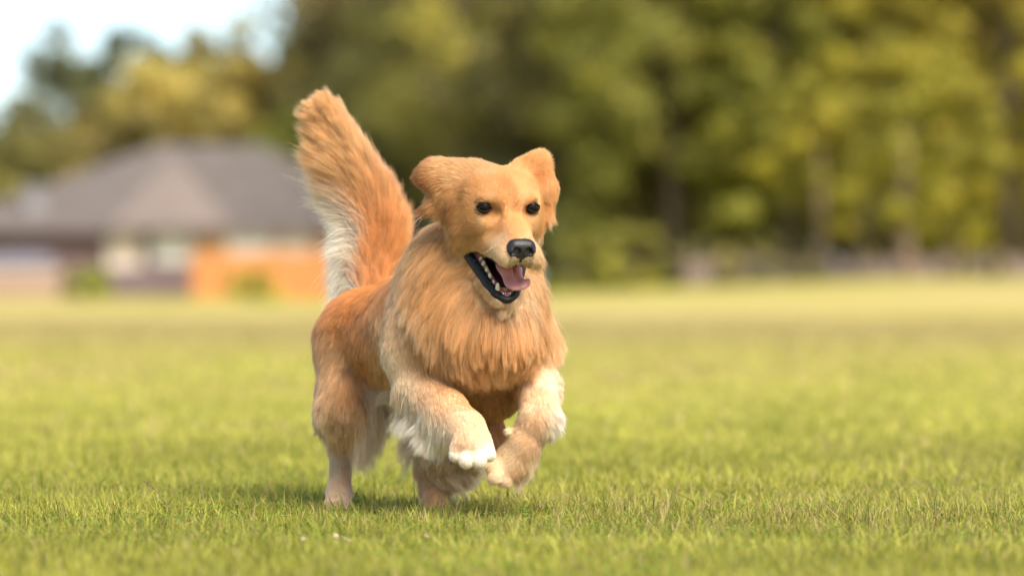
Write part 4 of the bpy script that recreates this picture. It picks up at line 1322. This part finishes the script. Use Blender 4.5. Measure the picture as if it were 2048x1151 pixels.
    spot = (f_ > .075) & (u_ < -.055) & (np.abs(r_) < .024) & (rg.random(n) < .45)
    col[spot] *= .22
    ed = np.minimum(np.linalg.norm(P0 - EYE[-1], axis=1), np.linalg.norm(P0 - EYE[1], axis=1))
    dk = (ed < .0145 + .004 * rg.random(n)) & (rg.random(n) < .55); col[dk] *= .3
    r0 = np.where(L < .016, .00017, .00022) * (.8 + .5 * rg.random(n))
    FM = fur_material('golden_fur')
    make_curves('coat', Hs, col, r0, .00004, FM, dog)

    # ---- feathering of the tail
    wt = np.zeros(len(cen)); wt[(bd < .04) & (bs > .06)] = 1
    n = int(130000 * FURN)
    P0 = sample_surface(V, Qd, wt, n, rg)
    bd, bs, bt, be = tail_info(P0)
    v, nor = B.sample(P0)
    U = nrm((-1, .15, -.35))
    sd = be @ U
    up = np.clip(sd, 0, 1)
    prof = np.interp(bs, [0, .12, .3, .6, .8, .92, 1], [.45, .74, .95, .95, .80, .62, .42])
    L = (.080 + .062 * up * (1.35 - 1.05 * bs) + .02 * (1 - bs)) * prof * (.5 + .6 * rg.random(n))
    L[rg.random(n) < .06] *= 1.28
    D = bt * (1.0 - .85 * up * (1 - bs) ** .8)[:, None] + be * .60 + U[None] * (.75 * up)[:, None] + np.array([0, 0, -1.]) * (.55 * up * (1 - bs) ** 1.2)[:, None]
    D /= np.linalg.norm(D, axis=1)[:, None]
    D += rg.normal(size=D.shape) * .12
    D += np.stack([vnoise(bs * 14, sd * 3) - .5, 0 * bs, vnoise(bs * 14 + 30, sd * 3 + 7) - .5], 1) * .55
    lift = np.clip(.30 + .3 * up + .1 * rg.normal(size=n), .1, .75)
    grav = (.06 + .28 * up * np.clip(1 - bs * 1.1, 0, 1)) * (.6 + .8 * rg.random(n))
    Tn = D.copy()
    K = 11
    Hs = grow(P0, nor, Tn, L, lift, grav, K, B, np.full(n, .012), rg)
    # bend each strand back toward the tip of the tail
    t = np.linspace(0, 1, K)
    Hs += bt[:, None, :] * (L[:, None] * t[None] ** 2 * .22 * (bs[:, None] > .25))[..., None]
    ns = int(n * .016) + 50; nb = int(n * .003) + 20
    Hs, near = clump(Hs, np.full(n, .55), ns, rg, .9, .35)
    Hs, nearb = clump(Hs, np.full(n, .22), nb, rg, 1.5, .7)
    ph = rg.random(ns)[near] * 6.28
    side = np.cross(D, nor); side /= np.linalg.norm(side, axis=1, keepdims=True) + 1e-9
    Hs += side[:, None, :] * (.0042 * np.sin(ph[:, None] + t[None] * 3.6) * t[None])[..., None]
    Hs[:, 1:] += np.cumsum(rg.normal(size=(n, K - 1, 3)), 1) * .00035
    gold = np.array(PAL['G']); org = np.array(PAL['o']); white = np.array(PAL['W']); lg = np.array(PAL['g'])
    wv = smooth01(sd + .5 * (.50 - bs) + .10 * rg.normal(size=n), .40, .72) * smooth01(.62 - bs + .04 * rg.normal(size=n), 0, .16)
    base = org * (1 - smooth01(bs, .2, .7))[:, None] + (gold * .1 + lg * .9) * smooth01(bs, .2, .7)[:, None]
    col = base * (1 - wv[:, None]) + white * wv[:, None]
    col = col * np.exp(rg.normal(size=ns)[near] * .12 + rg.normal(size=nb)[nearb] * .05 + rg.normal(size=n) * .09)[:, None]
    make_curves('tail_feathering', Hs, col, np.full(n, .00024), .00004, FM, dog)
    # ---- long feathering of legs, breeches and belly
    FE = [  # line start, line end (u, v, dy), direction, length, colour, count, radius
        (Q(800, 770, .03), Q(828, 825, -.01), (-.5, .2, -.8), .045, 'C', 3000),
        (Q(842, 812, -.03), Q(900, 872, -.12), (-.42, .15, -1), .078, 'W', 4500),
        (Q(836, 806, -.02), Q(893, 866, -.11), (-.55, .2, -1), .070, 'C', 4500),
        (Q(880, 852, -.10), Q(903, 880, -.15), (-.2, .2, -1), .040, 'C', 2400),
        (Q(1105, 770, -.03), Q(1105, 850, -.08), (.45, .3, -.7), .024, 'C', 3000),
        (Q(1050, 900, -.06), Q(1040, 935, -.05), (.35, .2, -1), .042, 'C', 2600),
        (Q(750, 770, .26), Q(800, 800, .20), (.1, .0, -1), .110, 'C', 6500),
        (Q(722, 810, .27), Q(714, 870, .34), (.35, -.1, -.9), .070, 'c', 3600),
        (Q(830, 780, .16), Q(900, 790, .08), (-.2, .0, -1), .075, 'c', 6000),
        (Q(800, 830, .20), Q(880, 850, .12), (-.9, -.1, -.35), .085, 'C', 6500),
        (Q(735, 840, .27), Q(790, 850, .20), (.05, .0, -1), .110, 'C', 3600),
        (Q(845, 900, .20), Q(870, 960, .20), (-.6, .1, -.8), .040, 'c', 3000),
        (Q(900, 930, .17), Q(910, 950, .18), (.85, -.1, -.35), .055, 'C', 3200),
        (Q(860, 690, -.06), Q(960, 710, -.12), (.7, -.1, -.7), .060, 'G', 1500),
        (Q(960, 710, -.12), Q(1070, 700, -.08), (.0, -.1, -1), .055, 'G', 1500),
        (Q(1085, 520, -.04), Q(1105, 650, -.02), (.5, .1, -.85), .060, 'g', 2600),
        (Q(835, 450, -.05), Q(850, 540, .0), (-.6, .1, -.8), .050, 'g', 3500),
        (Q(650, 760, .42), Q(655, 880, .42), (-.15, .3, -1), .032, 'T', 4000),
    ]
    HA, CA, LA = [], [], []
    K = 10
    for (a_, b_, dr, ln, ck, cnt) in FE:
        m = int(cnt * FURN)
        p = a_ + (b_ - a_) * rg.random((m, 1)) + rg.normal(size=(m, 3)) * .013
        for _ in range(4):
            v, g = B.sample(p); p = p - g * v[:, None]
        v, g = B.sample(p)
        D_ = nrm(dr) + rg.normal(size=(m, 3)) * .16
        D_ /= np.linalg.norm(D_, axis=1)[:, None]
        L_ = ln * (.45 + .75 * rg.random(m))
        h_ = grow(p, g, D_, L_, np.clip(.35 + .12 * rg.normal(size=m), .1, .7), np.full(m, .35), K, B, np.full(m, .008), rg)
        h_, n1 = clump(h_, np.full(m, .6), int(m * .03) + 8, rg, .9, .3)
        h_, n2 = clump(h_, np.full(m, .35), int(m * .006) + 4, rg, 1.1, .5)
        ph = rg.random(len(n1))[n1] * 6.28
        t = np.linspace(0, 1, K)
        h_[:, :, 0] += .004 * np.sin(ph[:, None] + t * 5) * t
        h_[:, 1:] += np.cumsum(rg.normal(size=(m, K - 1, 3)), 1) * .0004
        HA.append(h_); CA.append(np.array(PAL[ck])[None] * np.exp(rg.normal(size=(m, 1)) * .08))
    Hs = np.concatenate(HA); col = np.concatenate(CA)
    make_curves('leg_feathering', Hs, col, np.full(len(Hs), .00022), .00004, FM, dog)
    # ---- whiskers
    wl = []
    for s in (-1, 1):
        for k in range(5):
            a0 = hd(.055 + .004 * (k % 3), s * .036, -.056 - .006 * (k // 3))
            dd = nrm(HF * .3 + HR * s * (.9) + HU * (-.35 + .06 * k))
            ln = .016 + .006 * (k % 4)
            wl.append([a0 + dd * ln * t_ + np.array([0, 0, -1]) * ln * .25 * t_ * t_ for t_ in np.linspace(0, 1, 9)])
    make_curves('whiskers', np.array(wl), np.tile([[.75, .6, .4]], (len(wl), 1)), np.full(len(wl), .00018), .00003, FM, dog)
build_dog()
